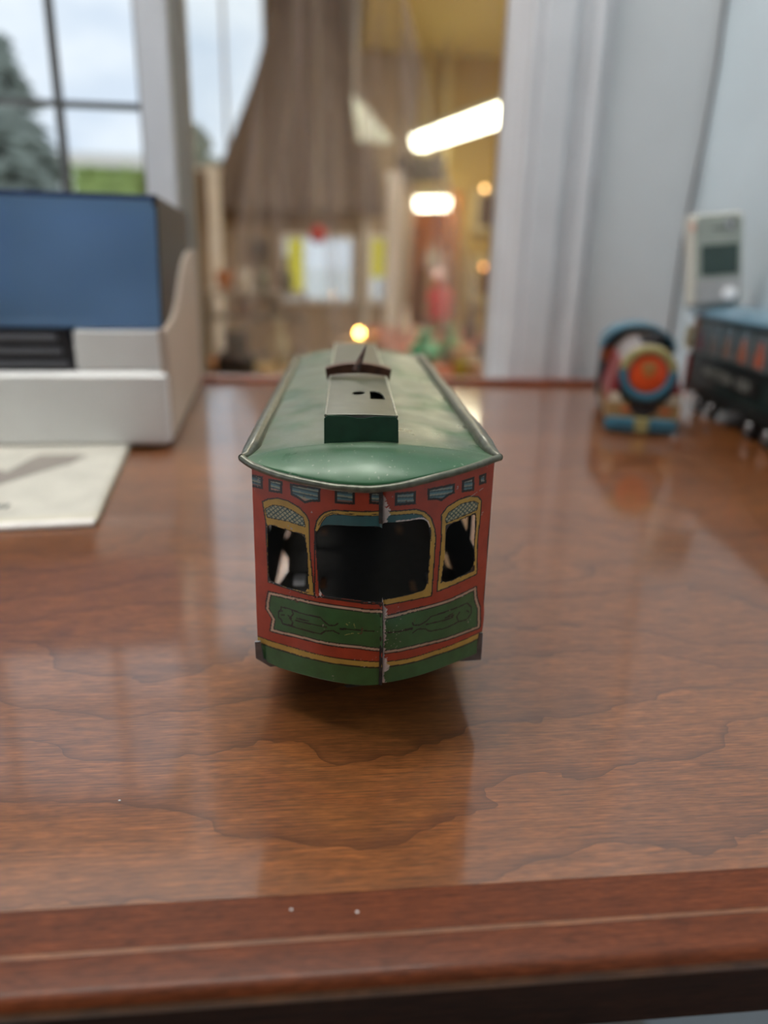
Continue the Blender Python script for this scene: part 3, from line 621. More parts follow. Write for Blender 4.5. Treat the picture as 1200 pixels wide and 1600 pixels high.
def wheel(parent, x, y, r, wd, m, hubm, name='wheel', k=.001):
    o = MB(k).lathe([(0, -wd / 2), (r * .3, -wd / 2), (r * .35, -wd / 4), (r * .75, -wd / 4), (r * .82, -wd / 2), (r, -wd / 2), (r, wd / 2), (r * .82, wd / 2), (r * .75, wd / 4), (r * .35, wd / 4), (r * .3, wd / 2), (0, wd / 2)], (0, 0, 0), 'x', 22).build(name, m, parent, smooth=40)
    o.location = (x * k, y * k, r * k); return o
for y in (62, 174):
    MB(.001).tube([(-27, y, 9.5), (27, y, 9.5)], 1.1, 8).build('axle', M['steel'], TR)
    for x in (-23, 23): wheel(TR, x, y, 9.5, 4, M['steel'], None)
# grey tin tabs at the lower corners
b = MB(.001); b.prism([(-32.6, 20.6), (-31.0, 20.9), (-30.2, 15.2), (-26.6, 13.6), (-26.4, 12.9), (-28.4, 12.6), (-32.4, 15.4)], 12.6, 13.3, 'y'); tb = b.build('corner_tab', M['steel'], TR, bevel=.0002)
b = MB(.001); b.prism([(24.2, 17.0), (30.2, 17.4), (30.8, 22.5), (31.9, 22.7), (32.0, 13.9), (26.0, 13.4), (24.0, 14.6)], 14.0, 14.7, 'y'); b.build('corner_tab', M['steel'], TR, bevel=.0002)
MB(.001).prism([(-7.5, 14.0), (1.8, 14.9), (2.6, 15.4), (2.2, 14.4), (-6.8, 13.4)], .6, 1.0, 'y').build('bent_lip', M['c_dark_seam_metal'], TR)

# ================================================================== DESKTOP MACHINE
MC = thing('desktop_machine', 'white desktop machine with tinted blue lid and black ribbed grip', 'machine', (-.0905, .486, 0), 3.6)
M['shellw'] = mat('white_plastic', srgb(240, 240, 238), .42, var=.04, scale=30)
M['shellc'] = mat('shaded_cream_plastic', srgb(196, 178, 162), .5, var=.06, scale=30)  # cream darkened: shade on the machine's side put into the colour
M['smoke'] = mat('smoked_acrylic', (.030, .032, .040), .38, var=.1, spec=.12)
M['bluelid'] = glassmat('blue_tint_and_reflection', tint=(.45, .6, .8), gloss=.06, rough=.02, haze=.5, hazecol=(.38, .64, .98))  # smoked blue tint, also carrying the blue reflected in the lid
MB(.001).rbox(-300, 0, 0, 265, 3, 51, 6, 5).build('base', M['shellw'], MC, smooth=40)
for x in (-285, -18):
    for y in (18, 250): MB(.001).lathe([(0, 0), (7, 0), (6.5, 3.2), (0, 3.2)], (x, y, 0), 'z', 14).build('rubber_foot', M['black'], MC)
MB(.001).rbox(-57, -2, 3, 60, 51, 77.5, 4, 4).build('front_block', M['shellw'], MC, smooth=40)
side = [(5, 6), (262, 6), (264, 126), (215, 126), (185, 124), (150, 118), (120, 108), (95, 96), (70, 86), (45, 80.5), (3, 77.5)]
MB(.001).prism(side, -5, .7, 'x').build('side_panel', M['shellc'], MC, bevel=.001)  # shaded tone covers the base's side as well
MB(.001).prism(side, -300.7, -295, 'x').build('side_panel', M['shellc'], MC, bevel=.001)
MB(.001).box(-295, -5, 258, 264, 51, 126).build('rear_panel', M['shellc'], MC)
gp = MB(.001).prism([(-300, 51.2), (-52, 51.2), (-61, 77), (-300, 77)], 5, 40, 'y').build('grip', mat('black_ribbed_plastic', (.022, .024, .030), .45), MC)
for z in (53.5, 61.5, 69.5): MB(.001).prism([(-300, z), (-60 - (z - 51) * .3, z), (-61 - (z - 51) * .3, z + 4.2), (-300, z + 4.2)], 2.6, 5.2, 'y').build('rib', mat('black_rib_plastic', (.13, .135, .155), .4), gp, bevel=.0006)
# tinted lid: front pane, smoked shell behind it
lid = MB(.001); fy0, fy1 = 3.5, 19.
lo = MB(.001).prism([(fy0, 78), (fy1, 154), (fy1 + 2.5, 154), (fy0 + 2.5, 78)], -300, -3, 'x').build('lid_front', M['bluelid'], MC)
sp_ = [(fy0 + 2, 78.2), (45, 81.2), (70, 86.6), (95, 96.6), (120, 108.6), (150, 118.6), (185, 124.6), (215, 126.6), (225, 150), (215, 157), (fy1 + 2.6, 155)]
for x in (-300, -4.4): MB(.001).prism(sp_, x, x + 2.6, 'x').build('lid_side', M['smoke'], MC)
MB(.001).box(-300, -2, fy1, 222, 154, 157).build('lid_top', C('navy_lid_edge', 40, 62, 104, .2, coat=.4), MC, bevel=.001)
MB(.001).box(-4.2, -1.6, fy1 - 1, fy1 + 5, 150, 157).build('lid_corner', M['smoke'], MC)
# behind the tinted front; maroon strip and white sheet stand in for reflections
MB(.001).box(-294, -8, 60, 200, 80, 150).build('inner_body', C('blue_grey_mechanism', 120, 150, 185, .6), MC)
MB(.001).prism([(-250, 85), (-10, 81), (-10, 88), (-60, 92), (-130, 97), (-250, 98)], 24, 26, 'y').build('maroon_reflection', C('reflected_maroon', 138, 30, 52, .6), MC)
MB(.001).prism([(-296, 80), (-98, 80), (-92, 150), (-296, 150)], 30, 31, 'y').build('window_reflection', M['white'], MC)
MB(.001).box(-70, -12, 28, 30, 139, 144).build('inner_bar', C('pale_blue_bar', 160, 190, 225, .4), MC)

# booklet under the machine
BK = thing('booklet', 'cream paper booklet lying half under the white machine', 'booklet', (-.1010, .3385, 0), 6.8)
b = MB(.001)
def page(u, v): x = -210 + 210 * u; y = 190 * v; return (x, y, 3.4 + (1.2 * math.exp(-(y / 14) ** 2) * (1 - .5 * (x / 210) ** 2) * (-.9) if y < 60 else 0))
MB(.001).box(-210, 0, 3, 190, .2, 2.9).build('pages', C('cream_pages', 200, 194, 176, .7), BK)
MB(.001).grid(page, 40, 40).build('cover', C('cream_cover', 196, 192, 180, .55), BK, smooth=60, solid=.0003)
MB(.001).prism([(2.4, .2), (3.1, 3.0), (-1.2, 2.2), (-1.6, .9), (-.4, .2)], -208, -1, 'x').build('folded_edge', C('white_fold', 236, 230, 224, .5), BK, smooth=60)
pr = [(-60, 61), (-50, 75), (-40, 90), (-28.5, 103), (-22, 124), (-50, 127), (-54, 117), (-60, 89), (-65, 94), (-75, 80), (-85, 60)]
MB(.001).prism(pr, 3.57, 3.63, 'z').build('printed_photo', C('grey_print', 138, 130, 122, .6), BK)
for x, wd in ((-43.5, 2.6), (-46.6, 2.4), (-49.4, 2.0), (-52, 2.8), (-55.4, 2.4), (-58.4, 2.8)): MB(.001).prism([(x - wd, 22.5), (x - .4, 22.5), (x, 28.8), (x - wd + .4, 28.8)], 3.57, 3.62, 'z').build('printed_letter', C('print_black', 50, 48, 46), BK)

# ================================================================== TIN LOCOMOTIVE
LO = thing('toy_locomotive', 'tin toy locomotive with an orange round front and teal bumper', 'toy locomotive', (.2525, .534, 0), -19)
lt = C('teal_tin', 62, 118, 140, .35, coat=.3); lol = C('olive_gold_tin', 158, 148, 98, .4, coat=.2); lor = C('orange_tin', 236, 84, 30, .35, coat=.3); lred = C('crimson_tin', 140, 34, 40, .4, coat=.2)
ltan = C('tan_tin', 160, 128, 84, .45, coat=.2); lblk = C('charcoal_tin', 38, 38, 42, .4, coat=.2); lcr = C('cream_tin', 210, 200, 178, .45); lgr = C('grey_tin', 150, 140, 138, .35, coat=.2)
MB(.001).rbox(-27, 27, 4, 150, 9, 24, 3).build('running_frame', ltan, LO, smooth=40)
MB(.001).box(-26.5, 26.5, .8, 4.2, 11, 24).build('front_plate', ltan, LO)
MB(.001).lathe([(0, .2), (11, .2), (11, .9), (0, .9)], (0, -.2, 24.5), 'y', 16, 180, 360).build('half_moon_print', lblk, LO)  # dark half-moon on the tan front plate
for x in (-16, 12): MB(.001).box(x, x + 8, .2, .9, 17, 21).build('printed_patch', C('orange_patch', 196, 104, 62), LO)
MB(.001).lathe([(0, 3), (20.5, 3), (20.8, 6), (20.8, 108), (0, 108)], (0, 0, 46), 'y', 36).build('boiler', lgr, LO, smooth=40)
for s in (-1, 1):
    MB(.001).prism([(s * 27.5, 24), (s * 21, 54), (s * 19, 54), (s * 20, 24)], 6, 108, 'y').build('side_skirt', lred, LO)
    MB(.001).prism([(s * 26.5, 24.2), (s * 15, 24.2), (s * 19, 31), (s * 25, 32)], 1.5, 4, 'y').build('cream_step', lcr, LO)
    MB(.001).prism([(s * 25, 32), (s * 19, 31), (s * 20.5, 38), (s * 23.5, 38)], 2, 5, 'y').build('red_bracket', lred, LO)
ring = MB(.001).lathe([(14.6, 0), (15, -2.2), (17.5, -3), (20.2, -2), (21, 1), (21, 4), (14.6, 4)], (0, 0, 46.5), 'y', 40, 170, 370).build('front_ring', lt, LO, smooth=40)
MB(.001).lathe([(14.6, 0), (15, -2.2), (17.5, -3), (20.2, -2), (21, 1), (21, 4), (14.6, 4)], (0, 0, 46.5), 'y', 32, 10, 170).build('upper_ring', lol, LO, smooth=40)
disc = MB(.001).lathe([(0, -1.8), (8, -1.5), (13, -.6), (14.9, .8), (14.9, 2), (0, 2)], (0, 0, 46.5), 'y', 36).build('front_disc', lor, LO, smooth=40)
MB(.001).prism([(-5.2, 54.5), (0, 55.6), (5.2, 54.5), (5.6, 50), (3.6, 46), (0, 43.5), (-3.6, 46), (-5.6, 50)], -2.1, -1.2, 'y').build('emblem', C('olive_emblem', 190, 120, 62, .4), disc)
MB(.001).prism([(-3.6, 53.5), (3.6, 53.5), (3.6, 51.6), (-3.6, 51.6)], -2.4, -1.9, 'y').build('emblem_bar', lol, disc)
MB(.001).prism([(-7, 3.5), (7, 3.5), (9, 10), (3, 13), (-9, 13)], 0, 1, 'y')
for s in (-1, 1):
    bp_ = MB(.001).prism([(s * 5.2, -4), (s * 25, -1), (s * 27, 2), (s * 27, 6), (s * 5.2, 6)], 2.5, 12.5, 'z').build('bumper', lt, LO, bevel=.0015)
    MB(.001).prism([(s * 6, -4.4), (s * 24.5, -1.5), (s * 24.5, -.8), (s * 6, -3.6)], 6.5, 7.5, 'z').build('bumper_groove', C('deep_teal', 28, 66, 82), bp_)
MB(.001).box(-5, 5, -4.6, 4, 2.2, 13).build('coupler_plate', lol, LO, bevel=.001)
arch = lambda hw, zb, zc, n=14: [(-hw, zb)] + [(hw * math.cos(a), zc + (75 - zc) * hw / 31 * math.sin(a)) for a in np.linspace(math.pi, 0, n)] + [(hw, zb)]
cab = MB(.001).prism(arch(30, 10, 54), 108, 150, 'y').build('cab', C('dark_teal_cab', 40, 62, 68, .4), LO, smooth=30)
ro = arch(31.5, 54, 54); ri = [(p[0] * .93, p[1] - 1.5) for p in arch(31.5, 54, 54)]
MB(.001).prism(ro[1:-1] + ri[1:-1][::-1], 96, 155, 'y').build('cab_roof', lt, cab, smooth=30)
MB(.001).prism([(-29.5, 43), (-19, 43), (-19, 55), (-29.5, 55)], 106.6, 108, 'y').build('cab_window', C('orange_brown_panel', 186, 104, 52), cab)
MB(.001).prism([(18, 43), (28, 43), (28, 55), (18, 55)], 106.6, 108, 'y').build('cab_window', M['c_orange_brown_panel'], cab)
MB(.001).prism([(-19, 50), (-8, 63), (8, 65), (19, 50), (20, 56), (9, 70), (-9, 69), (-21, 56)], 106, 108, 'y').build('cab_front_arch', C('buff_panel', 170, 140, 112), cab)
st = MB(.001).lathe([(0, 62), (6, 62), (5, 66), (6.5, 72), (9.5, 76), (9.5, 77.5), (6, 77.5), (0, 76)], (2, 30, -5), 'z', 18).build('smokestack', lblk, LO, smooth=40)
MB(.001).lathe([(0, 65), (7, 65), (7, 68), (5, 71), (0, 72.5)], (2, 66, -3), 'z', 18).build('steam_dome', C('mauve_dome', 150, 138, 148, .3, coat=.4), LO, smooth=40)
for y in (24, 74, 124):
    for x in (-23, 23): wheel(LO, x, y, 9, 5, lblk, None)

# ================================================================== TIN PASSENGER CAR
ax = math.degrees(math.atan2(.0139, .1098))
d_ = Vector((.0139, .1098, 0)).normalized(); nrm = Vector((d_.y, -d_.x, 0))
cpos = Vector((.3422, .6218, 0)) + nrm * .0262 + d_ * (-.070)       # car centre
CA = thing('toy_passenger_car', 'dark green tin toy railway coach with blue-grey roof and printed passengers', 'toy train car', tuple(cpos), -ax)
cg = C('dark_green_tin', 30, 48, 46, .35, coat=.3); cbl = C('black_green_tin', 20, 28, 28, .4, coat=.2); crf = C('blue_grey_roof', 96, 128, 146, .3, coat=.4)
ya, yb_ = -105., 105.         # local: s = y - (-70) -> s = y + 70 - ... (front of the side is y = s + 70)
MB(.001).rbox(-24.5, 24.5, ya, yb_, 16, 83, 3).build('body', cg, CA, smooth=40)
MB(.001).prism([(-29.5, 82.5), (-30, 84.5), (-25, 88), (-14, 91.5), (0, 92.6), (14, 91.5), (25, 88), (30, 84.5), (29.5, 82.5)], ya - 4, yb_ + 5, 'y').build('roof', crf, CA, smooth=35)
MB(.001).box(-25.2, 25.2, ya, yb_, 47.2, 49.4).build('belt_rail', cbl, CA)
MB(.001).box(-25.6, 25.6, ya, yb_, 16, 25).build('sill', cbl, CA)
cols = [(116, 56, 66), (108, 92, 86), (126, 96, 80), (158, 92, 64), (166, 84, 58), (150, 90, 60), (130, 60, 60)]
for k in range(7):
    yc = 85 - 29 * k
    for sx in (-1, 1):
        fr3 = MB(.001).box(min(sx * 24.3, sx * 25.1), max(sx * 24.3, sx * 25.1), yc - 11.5, yc + 11.5, 52, 77.5).build('window', C('slate_window_frame', 122, 132, 132, .4), CA)
        MB(.001).box(min(sx * 25, sx * 25.4), max(sx * 25, sx * 25.4), yc - 9.6, yc + 9.6, 53.5, 76.2).build('pane', C('dim_blue_pane', 104, 116, 122, .25, coat=.4), fr3)
        ps = MB(.001); ps.prism([(yc - 7.5, 53.6), (yc + 7.5, 53.6), (yc + 7.2, 62), (yc + 4.5, 65), (yc + 4.2, 70), (yc, 72.5), (yc - 4.2, 70), (yc - 4.5, 65), (yc - 7.2, 62)], sx * 25.3, sx * 25.6, 'x')
        ps.build('printed_passenger', C('passenger%d' % k, *cols[k], .45), fr3)
pl = MB(.001).box(-25.3, -24.2, -42, 80, 30.5, 45.8).build('name_plate', cbl, CA)
tcu = bpy.data.curves.new('lettering', 'FONT'); tcu.body = 'WESTERN  USA'; tcu.size = .0125; tcu.extrude = .0001; tcu.align_x = 'CENTER'; tcu.space_character = 1.12
tmp = bpy.data.objects.new('tmp_text', tcu); COL.objects.link(tmp); bpy.context.view_layer.update()
tme = bpy.data.meshes.new_from_object(tmp.evaluated_get(bpy.context.evaluated_depsgraph_get())); bpy.data.objects.remove(tmp)
to = bpy.data.objects.new('lettering', tme); COL.objects.link(to); to.parent = pl; tme.materials.clear(); tme.materials.append(C('pale_lettering', 150, 150, 142, .5))
to.rotation_euler = (math.pi / 2, 0, -math.pi / 2); to.location = (-.0255, .022, .0335)
MB(.001).box(-24, 24, yb_, yb_ + 1.2, 20, 82).build('end_panel', C('amber_end', 226, 140, 52, .4), CA)
MB(.001).prism([(-24.4, 50), (-19, 50), (-19, 66), (-24.4, 66)], yb_ - 12, yb_ - .5, 'y').build('corner_panel', M['c_amber_end'], CA)
MB(.001).prism([(-25.6, 70), (25.6, 70), (25.6, 80), (-25.6, 80)], yb_ - 14, yb_ - 1, 'y').build('corner_band', C('brown_orange_band', 150, 86, 48, .4), CA)
MB(.001).prism([(-33, 55), (-25.5, 52), (-25.3, 72), (-32, 74)], yb_ - 3, yb_ - 1.5, 'y').build('open_gate', C('cream_gate', 222, 210, 172, .5), CA)
MB(.001).box(-26.5, -24, yb_ - 2, yb_ + 2, 12, 48).build('end_step', C('red_step', 170, 48, 34, .4), CA)
hubm = C('silver_hub', 150, 150, 152, .35, metal=.6)
for yt in (55, -50):
    tk = MB(.001).rbox(-21, 21, yt - 26, yt + 26, 9, 17, 3).build('truck', M['black'], CA)
    for dy in (-15, 15):
        for sx in (-1, 1):
            wo = wheel(CA, sx * 22.5, yt + dy + 3, 9, 4, M['black'], None)
            MB(.001).lathe([(0, -1), (3.6, -1), (4.2, 0), (3.6, 1), (0, 1)], (sx * 2.4, 0, 0), 'x', 14).build('hub', hubm, wo, smooth=40)

# ================================================================== PHONE
PH = thing('mobile_phone', 'silver slide mobile phone standing on the roof of the toy coach', 'phone', (.3485, .628, .0925), rot=(R(-9), R(-5.5), R(-10)))
M['silver'] = mat('silver_plastic', srgb(206, 203, 192), .4, metal=.1, var=.05)
MB(.001).rbox(-23, 23, 0, 15, 0, 76, 4, 5).build('case', M['silver'], PH, smooth=40)
b = MB(.001); b.prism([(-17, 2), (20, 2), (21, 4), (21, 70), (17, 74), (-14, 74.5), (-17, 71)], -1.4, .2, 'y'); b.build('slide_front', C('grey_green_face', 150, 158, 150, .2, coat=.5), PH, bevel=.0008)
MB(.001).box(-12.5, 18, -1.8, -1.3, 25, 50).build('screen', C('dark_green_screen', 40, 62, 56, .12, coat=.5), PH)
MB(.001).box(-16.5, 20.5, -2.0, -1.2, 2.5, 22).build('keypad', C('silver_keypad', 176, 176, 176, .3, metal=.3), PH, bevel=.0005)
MB(.001).lathe([(0, -2.6), (3, -2.8), (5.4, -2.4), (6, -1.2), (0, -1.2)], (11, -.6, 9), 'y', 22).build('navigation_key', C('key_glint_white', 248, 248, 250, .2, coat=.5), PH, smooth=50)  # chrome key coloured white for its glint
MB(.001).lathe([(0, -1.8), (2.2, -1.9), (3.6, -2.5), (4.2, -1.2), (0, -1.2)], (11, -.1, 66), 'y', 20).build('camera_ring', M['chrome'], PH, smooth=50)
MB(.001).box(-4, 8, -1.9, -1.3, 62.5, 63.6).build('earpiece', M['black'], PH)
MB(.001).box(-21.5, -17.6, -.5, 0.2, 63, 69).build('side_light', C('pink_badge', 224, 178, 160), PH)

# ================================================================== THE SHOP BEYOND THE PANE
cw = C('shop_wall_tan', 168, 150, 132, .8, var=.06, scale=2); cy = C('shop_wall_yellow', 176, 150, 92, .8, var=.06, scale=2); cc = C('shop_ceiling_yellow', 214, 192, 122, .8, var=.05, scale=2)
YB_ = 7.0
b = MB()                                               # far wall around its windows and the alcove
b.box(-1.15, -1.03, YB_, YB_ + .15, -.75, 4.2); b.box(-1.03, -.36, YB_, YB_ + .15, -.75, .84); b.box(-1.03, -.36, YB_, YB_ + .15, 3.95, 4.2)
b.box(-.36, -.217, YB_, YB_ + .15, -.75, 4.2); b.box(-.217, .385, YB_, YB_ + .15, -.75, -.235); b.box(-.217, .385, YB_, YB_ + .15, .29, 4.2)
b.box(.385, .558, YB_, YB_ + .15, -.75, 4.2); b.box(.558, .698, YB_, YB_ + .15, -.75, -.228); b.box(.558, .698, YB_, YB_ + .15, .30, 2.3); b.box(.698, .93, YB_, YB_ + .15, -.75, 2.3)
struct('wall_far', b, cw)
b = MB(); b.box(.93, 1.385, YB_, YB_ + .15, .72, 2.3); b.box(1.385, 2.9, YB_, YB_ + .15, -.75, 2.3)
struct('wall_far_right', b, cy)
b = MB(); b.box(.90, .93, YB_ + .15, 8.6, -.75, .9); b.box(1.385, 1.42, YB_ + .15, 8.6, -.75, .9); b.box(.90, 1.42, 8.6, 8.7, -.75, .9); b.box(.90, 1.42, YB_ + .15, 8.7, .9, 1.0)
struct('wall_alcove', b, C('alcove_orange', 226, 168, 92, .7))
struct('wall_shop_right', MB().box(2.8, 2.9, .9, YB_, -.75, 2.3), cy)
p0, p1 = Vector((-.128, .905, 0)), Vector((-1.12, 7.02, 0)); dd = (p1 - p0).normalized(); nn = Vector((-dd.y, dd.x, 0)) * .05
b = MB(); q = [p0, p1, p1 + nn, p0 + nn]; b.prism([(v.x, v.y) for v in q], -.75, 4.2, 'z'); struct('wall_shop_left', b, cw)
struct('floor_shop', MB().box(-1.2, 2.9, .9, 8.7, -.8, -.75), C('shop_floor_brown', 120, 88, 62, .5))
b = MB(); b.box(.42, 2.9, .9, YB_, 1.76, 4.3); struct('ceiling_lower', b, cc)
b = MB(); b.box(-1.2, .42, .9, 7.15, 4.2, 4.3); struct('ceiling_upper', b, cc)
struct('wall_front_header', MB().box(.52, 2.9, .8, .9, -.75, 2.4), cy)
struct('wall_front_upper', MB().box(-.2, .52, .8, .9, 1.75, 4.3), cy)
wf = C('shop_white_frame', 236, 233, 232, .5)
def shop_window(name, x0, x1, z0, z1, bars_x=(), bars_z=()):
    t = .035; b = MB(); b.box(x0 - t, x0, YB_ - .03, YB_ + .1, z0 - t, z1 + t); b.box(x1, x1 + t, YB_ - .03, YB_ + .1, z0 - t, z1 + t); b.box(x0, x1, YB_ - .03, YB_ + .1, z1, z1 + t); b.box(x0, x1, YB_ - .05, YB_ + .1, z0 - t, z0)
    o = struct(name, b, wf)
    MB().box(x0, x1, YB_ + .05, YB_ + .056, z0, z1).build('pane', M['glass'], o)
    for x in bars_x: MB().box(x - .012, x + .012, YB_ + .03, YB_ + .07, z0, z1).build('muntin', wf, o)
    for z in bars_z: MB().box(x0, x1, YB_ + .032, YB_ + .068, z - .012, z + .012).build('muntin', wf, o)
    return o
shop_window('window_3', -.217, .385, -.235, .29); shop_window('window_4', .558, .698, -.228, .30); shop_window('window_5', -1.0, -.36, .84, 3.95, (-.68,), (2.5,))
# things seen through the shop's far windows
def yellow_sign(x, z0, z1, wd, lab):
    t = thing('street_sign', lab, 'sign', (x, 13.0, -1.0)); MB().box(-.02, .02, -.02, .02, 0, z1 + 1.0).build('post', M['steel'], t); MB().box(-wd / 2, wd / 2, -.04, -.021, z0 + 1.0, z1 + 1.0).build('panel', C('bright_yellow', 253, 232, 60, .5), t)
yellow_sign(-.215, -.42, .42, .27, 'tall yellow panel outside the far window, at its left side'); yellow_sign(1.20, -.16, .50, .34, 'yellow panel outside the narrow far window')
bs = thing('bush', 'pale grey-green bush outside the upper shop window', 'bush', (-1.15, 8.3, -1.0)); b = MB(); rnd = random.Random(21)
for i in range(1400):
    a = rnd.random() * 6.283; q = rnd.random() ** .5; h_ = rnd.random(); rr = .42 * math.sin(math.pi * min(.98, .12 + .86 * h_)) ** .6 * q; x, y, z = rr * math.cos(a), rr * math.sin(a), .25 + 2.05 * h_; s_ = .05; c_ = rnd.random() * 6.28
    b.add([(x - s_ * math.cos(c_), y - s_ * math.sin(c_), z), (x + s_ * math.cos(c_), y + s_ * math.sin(c_), z + .02), (x, y + .02, z + 1.6 * s_)], [(0, 1, 2)])
b.build('foliage', C('bush_pale', 186, 190, 172, .9, var=.3, scale=6), bs); MB().lathe([(.04, 0), (.03, 1.0), (.012, 2.0)], seg=8).build('stem', C('bark', 84, 74, 66), bs)
# curtain drawn across the upper far window
def curt(u, v):
    z = 2.22 - 1.74 * v; xl = -.27 - .60 * v ** 1.15 + .12 * math.sin(v * 3.1) * (1 - v); xr = .22 + .42 * v; x = xl + (xr - xl) * u
    return (x, 6.74 + .010 * math.sin(u * 46 + v * 3) + .02 * math.sin(u * 17), z)
tag(MB().grid(curt, 90, 24).build('curtain', C('mauve_brown_cloth', 128, 116, 112, .9, var=.1, scale=5), smooth=60, solid=.004), 'mauve-brown cloth curtain drawn slantwise beside the bright upper window', 'curtain')
# clear plastic sheet hanging behind the pane
def sheet(u, v):
    xc = .03 + .03 * v; hw = .05 + .13 * v; x = xc + (u * 2 - 1) * hw
    return (x, .955 + .012 * math.sin(u * 21 + 2 * v) * (.4 + .6 * v) + .006 * math.sin(u * 47), .50 - .50 * v)
M['film'] = glassmat('clear_plastic_film', tint=(.95, .95, .95), gloss=.012, rough=.3, haze=.25, hazecol=(.68, .62, .66), flat=.01)
tag(MB().grid(sheet, 120, 30).build('plastic_sheet', M['film'], smooth=80), 'clear creased plastic sheet hanging just behind the window pane', 'plastic sheet')
# posts
for nm, x0, x1, y, z0, z1, lab in (('white_post', -.74, -.655, 6.0, -.75, .73, 'slim white post at the left of the shop'), ('white_post', .545, .635, 5.5, -.75, .69, 'white post standing right of the bright shop window')):
    t = thing(nm, lab, 'post', ((x0 + x1) / 2, y, -.75)); hw = (x1 - x0) / 2
    MB().rbox(-hw, hw, -hw, hw, .06, z1 + .70, .008).build('shaft', wf, t); MB().box(-hw * 1.3, hw * 1.3, -hw * 1.3, hw * 1.3, 0, .06).build('foot', wf, t); MB().box(-hw * 1.25, hw * 1.25, -hw * 1.25, hw * 1.25, z1 + .70, z1 + .75).build('cap', wf, t)
struct('trim_3', MB().box(.478, .535, 6.92, 7.0, -.75, .42), wf)
# hanging fluorescent lamps
def lamp(lab, a, c, wd, zc, estr, col=(1., .93, .66)):
    a = Vector(a); c = Vector(c); mid = (a + c) / 2; ln = (c - a).length; rz = math.degrees(math.atan2(c.y - a.y, c.x - a.x))
    t = thing('pendant_light', lab, 'ceiling light', tuple(mid), rz)
    df = [(-wd / 2, .02), (-wd / 2 * .85, -.045), (-wd / 2 * .45, -.075), (wd / 2 * .45, -.075), (wd / 2 * .85, -.045), (wd / 2, .02)]
    MB().prism(df, -ln / 2, ln / 2, 'x').build('diffuser', mat('lit_diffuser', (.9, .88, .75), .5, emit=col, estr=estr), t, smooth=50)
    MB().prism([(-wd / 2 * .8, .021), (wd / 2 * .8, .021), (wd / 2 * .55, .075), (-wd / 2 * .55, .075)], -ln / 2, ln / 2, 'x').build('housing', C('lamp_housing', 170, 168, 150, .5), t)
    for s in (-.42, -.2, .4): MB().tube([(ln * s, 0, .075), (ln * s, 0, zc - mid.z)], .012, 8).build('rod', C('lamp_rod', 196, 180, 130, .5), t)
    return t
lamp('long fluorescent pendant nearest the right window casing', (.93, 6.75, 1.075), (1.335, 5.15, 1.075), .165, 1.76, 8)
lamp('small fluorescent pendant lower and farther into the shop', (.945, 6.86, .605), (1.175, 6.68, .625), .095, 1.76, 9, (1., .88, .62))
lamp('added fluorescent pendant high over the right-hand tables, out of view', (1.9, 3.9, 1.5), (2.2, 2.5, 1.5), .22, 1.76, 32, (1., .95, .80))  # out-of-view pendant added to light the shop
lamp('added fluorescent pendant high over the left-hand shelves, out of view', (-.05, 4.6, 1.9), (.25, 3.0, 1.9), .22, 4.2, 18, (1., .95, .86))  # second pendant added above the view for more shop light
t = thing('added_alcove_lamp', 'round warm ceiling lamp added to brighten the alcove', 'ceiling light', (1.17, 7.75, .9)); MB().lathe([(0, -.05), (.06, -.045), (.09, -.012), (.09, -.01), (0, -.01)], seg=20).build('shade', mat('lit_added_alcove_shade', (.9, .85, .7), .5, emit=(1., .82, .55), estr=22), t, smooth=50); MB().lathe([(0, -.0095), (.10, -.0095), (.10, 0), (0, 0)], seg=20).build('base', M['white'], t)  # fixture added so the alcove walls come out bright
# dark signboard by the small lamp
t = thing('hanging_signboard', 'dark brown signboard hanging behind the lamps', 'sign', (.92, 6.6, .74)); MB().box(-.20, .20, -.015, .015, 0, .20).build('board', C('dark_brown_board', 66, 54, 44), t)
for x in (-.15, .15): MB().tube([(x, 0, .2), (x, 0, 1.02)], .006, 6).build('chain', M['steel'], t)
# pale panel made up for a bright slanted patch
t = thing('bright_patch_panel', 'pale greenish-white slanted shape near the white post, made up for a bright patch', 'panel', (.386, 5.0, .80)); MB().prism([(-.12, .255), (-.03, .19), (.13, .02), (.10, 0), (-.08, .01)], -.006, .006, 'y').build('panel', C('pale_bright_patch', 226, 236, 226, .5), t); MB().tube([(-.10, 0, .22), (-.10, 0, 3.4)], .004, 6).build('added_cord', M['white'], t)
# framed pictures
def picture(x, z, wd, h, fcol, pcol, lab, y=6.99, matw=.07):
    t = thing('framed_picture', lab, 'picture', (x, y, z))
    MB().box(-wd / 2, wd / 2, -.03, -.002, 0, h).build('frame', C('frame_' + lab[:6], *fcol), t); m_ = matw
    mt = MB().box(-wd / 2 + .02, wd / 2 - .02, -.034, -.03, .02, h - .02).build('mat', C('picture_mat', 190, 176, 138), t); MB().box(-wd / 2 + m_, wd / 2 - m_, -.038, -.034, m_, h - m_).build('print', C('print_' + lab[:6], *pcol, .35), mt)
picture(1.66, .36, .44, .40, (150, 124, 80), (84, 62, 54), 'upper of the two framed pictures on the yellow wall')
picture(1.68, -.26, .46, .46, (150, 124, 80), (104, 72, 56), 'lower of the two framed pictures on the yellow wall', matw=.10)
picture(-.435, .085, .16, .18, (70, 62, 58), (52, 50, 50), 'small dark framed picture left of the bright shop window', matw=.025)
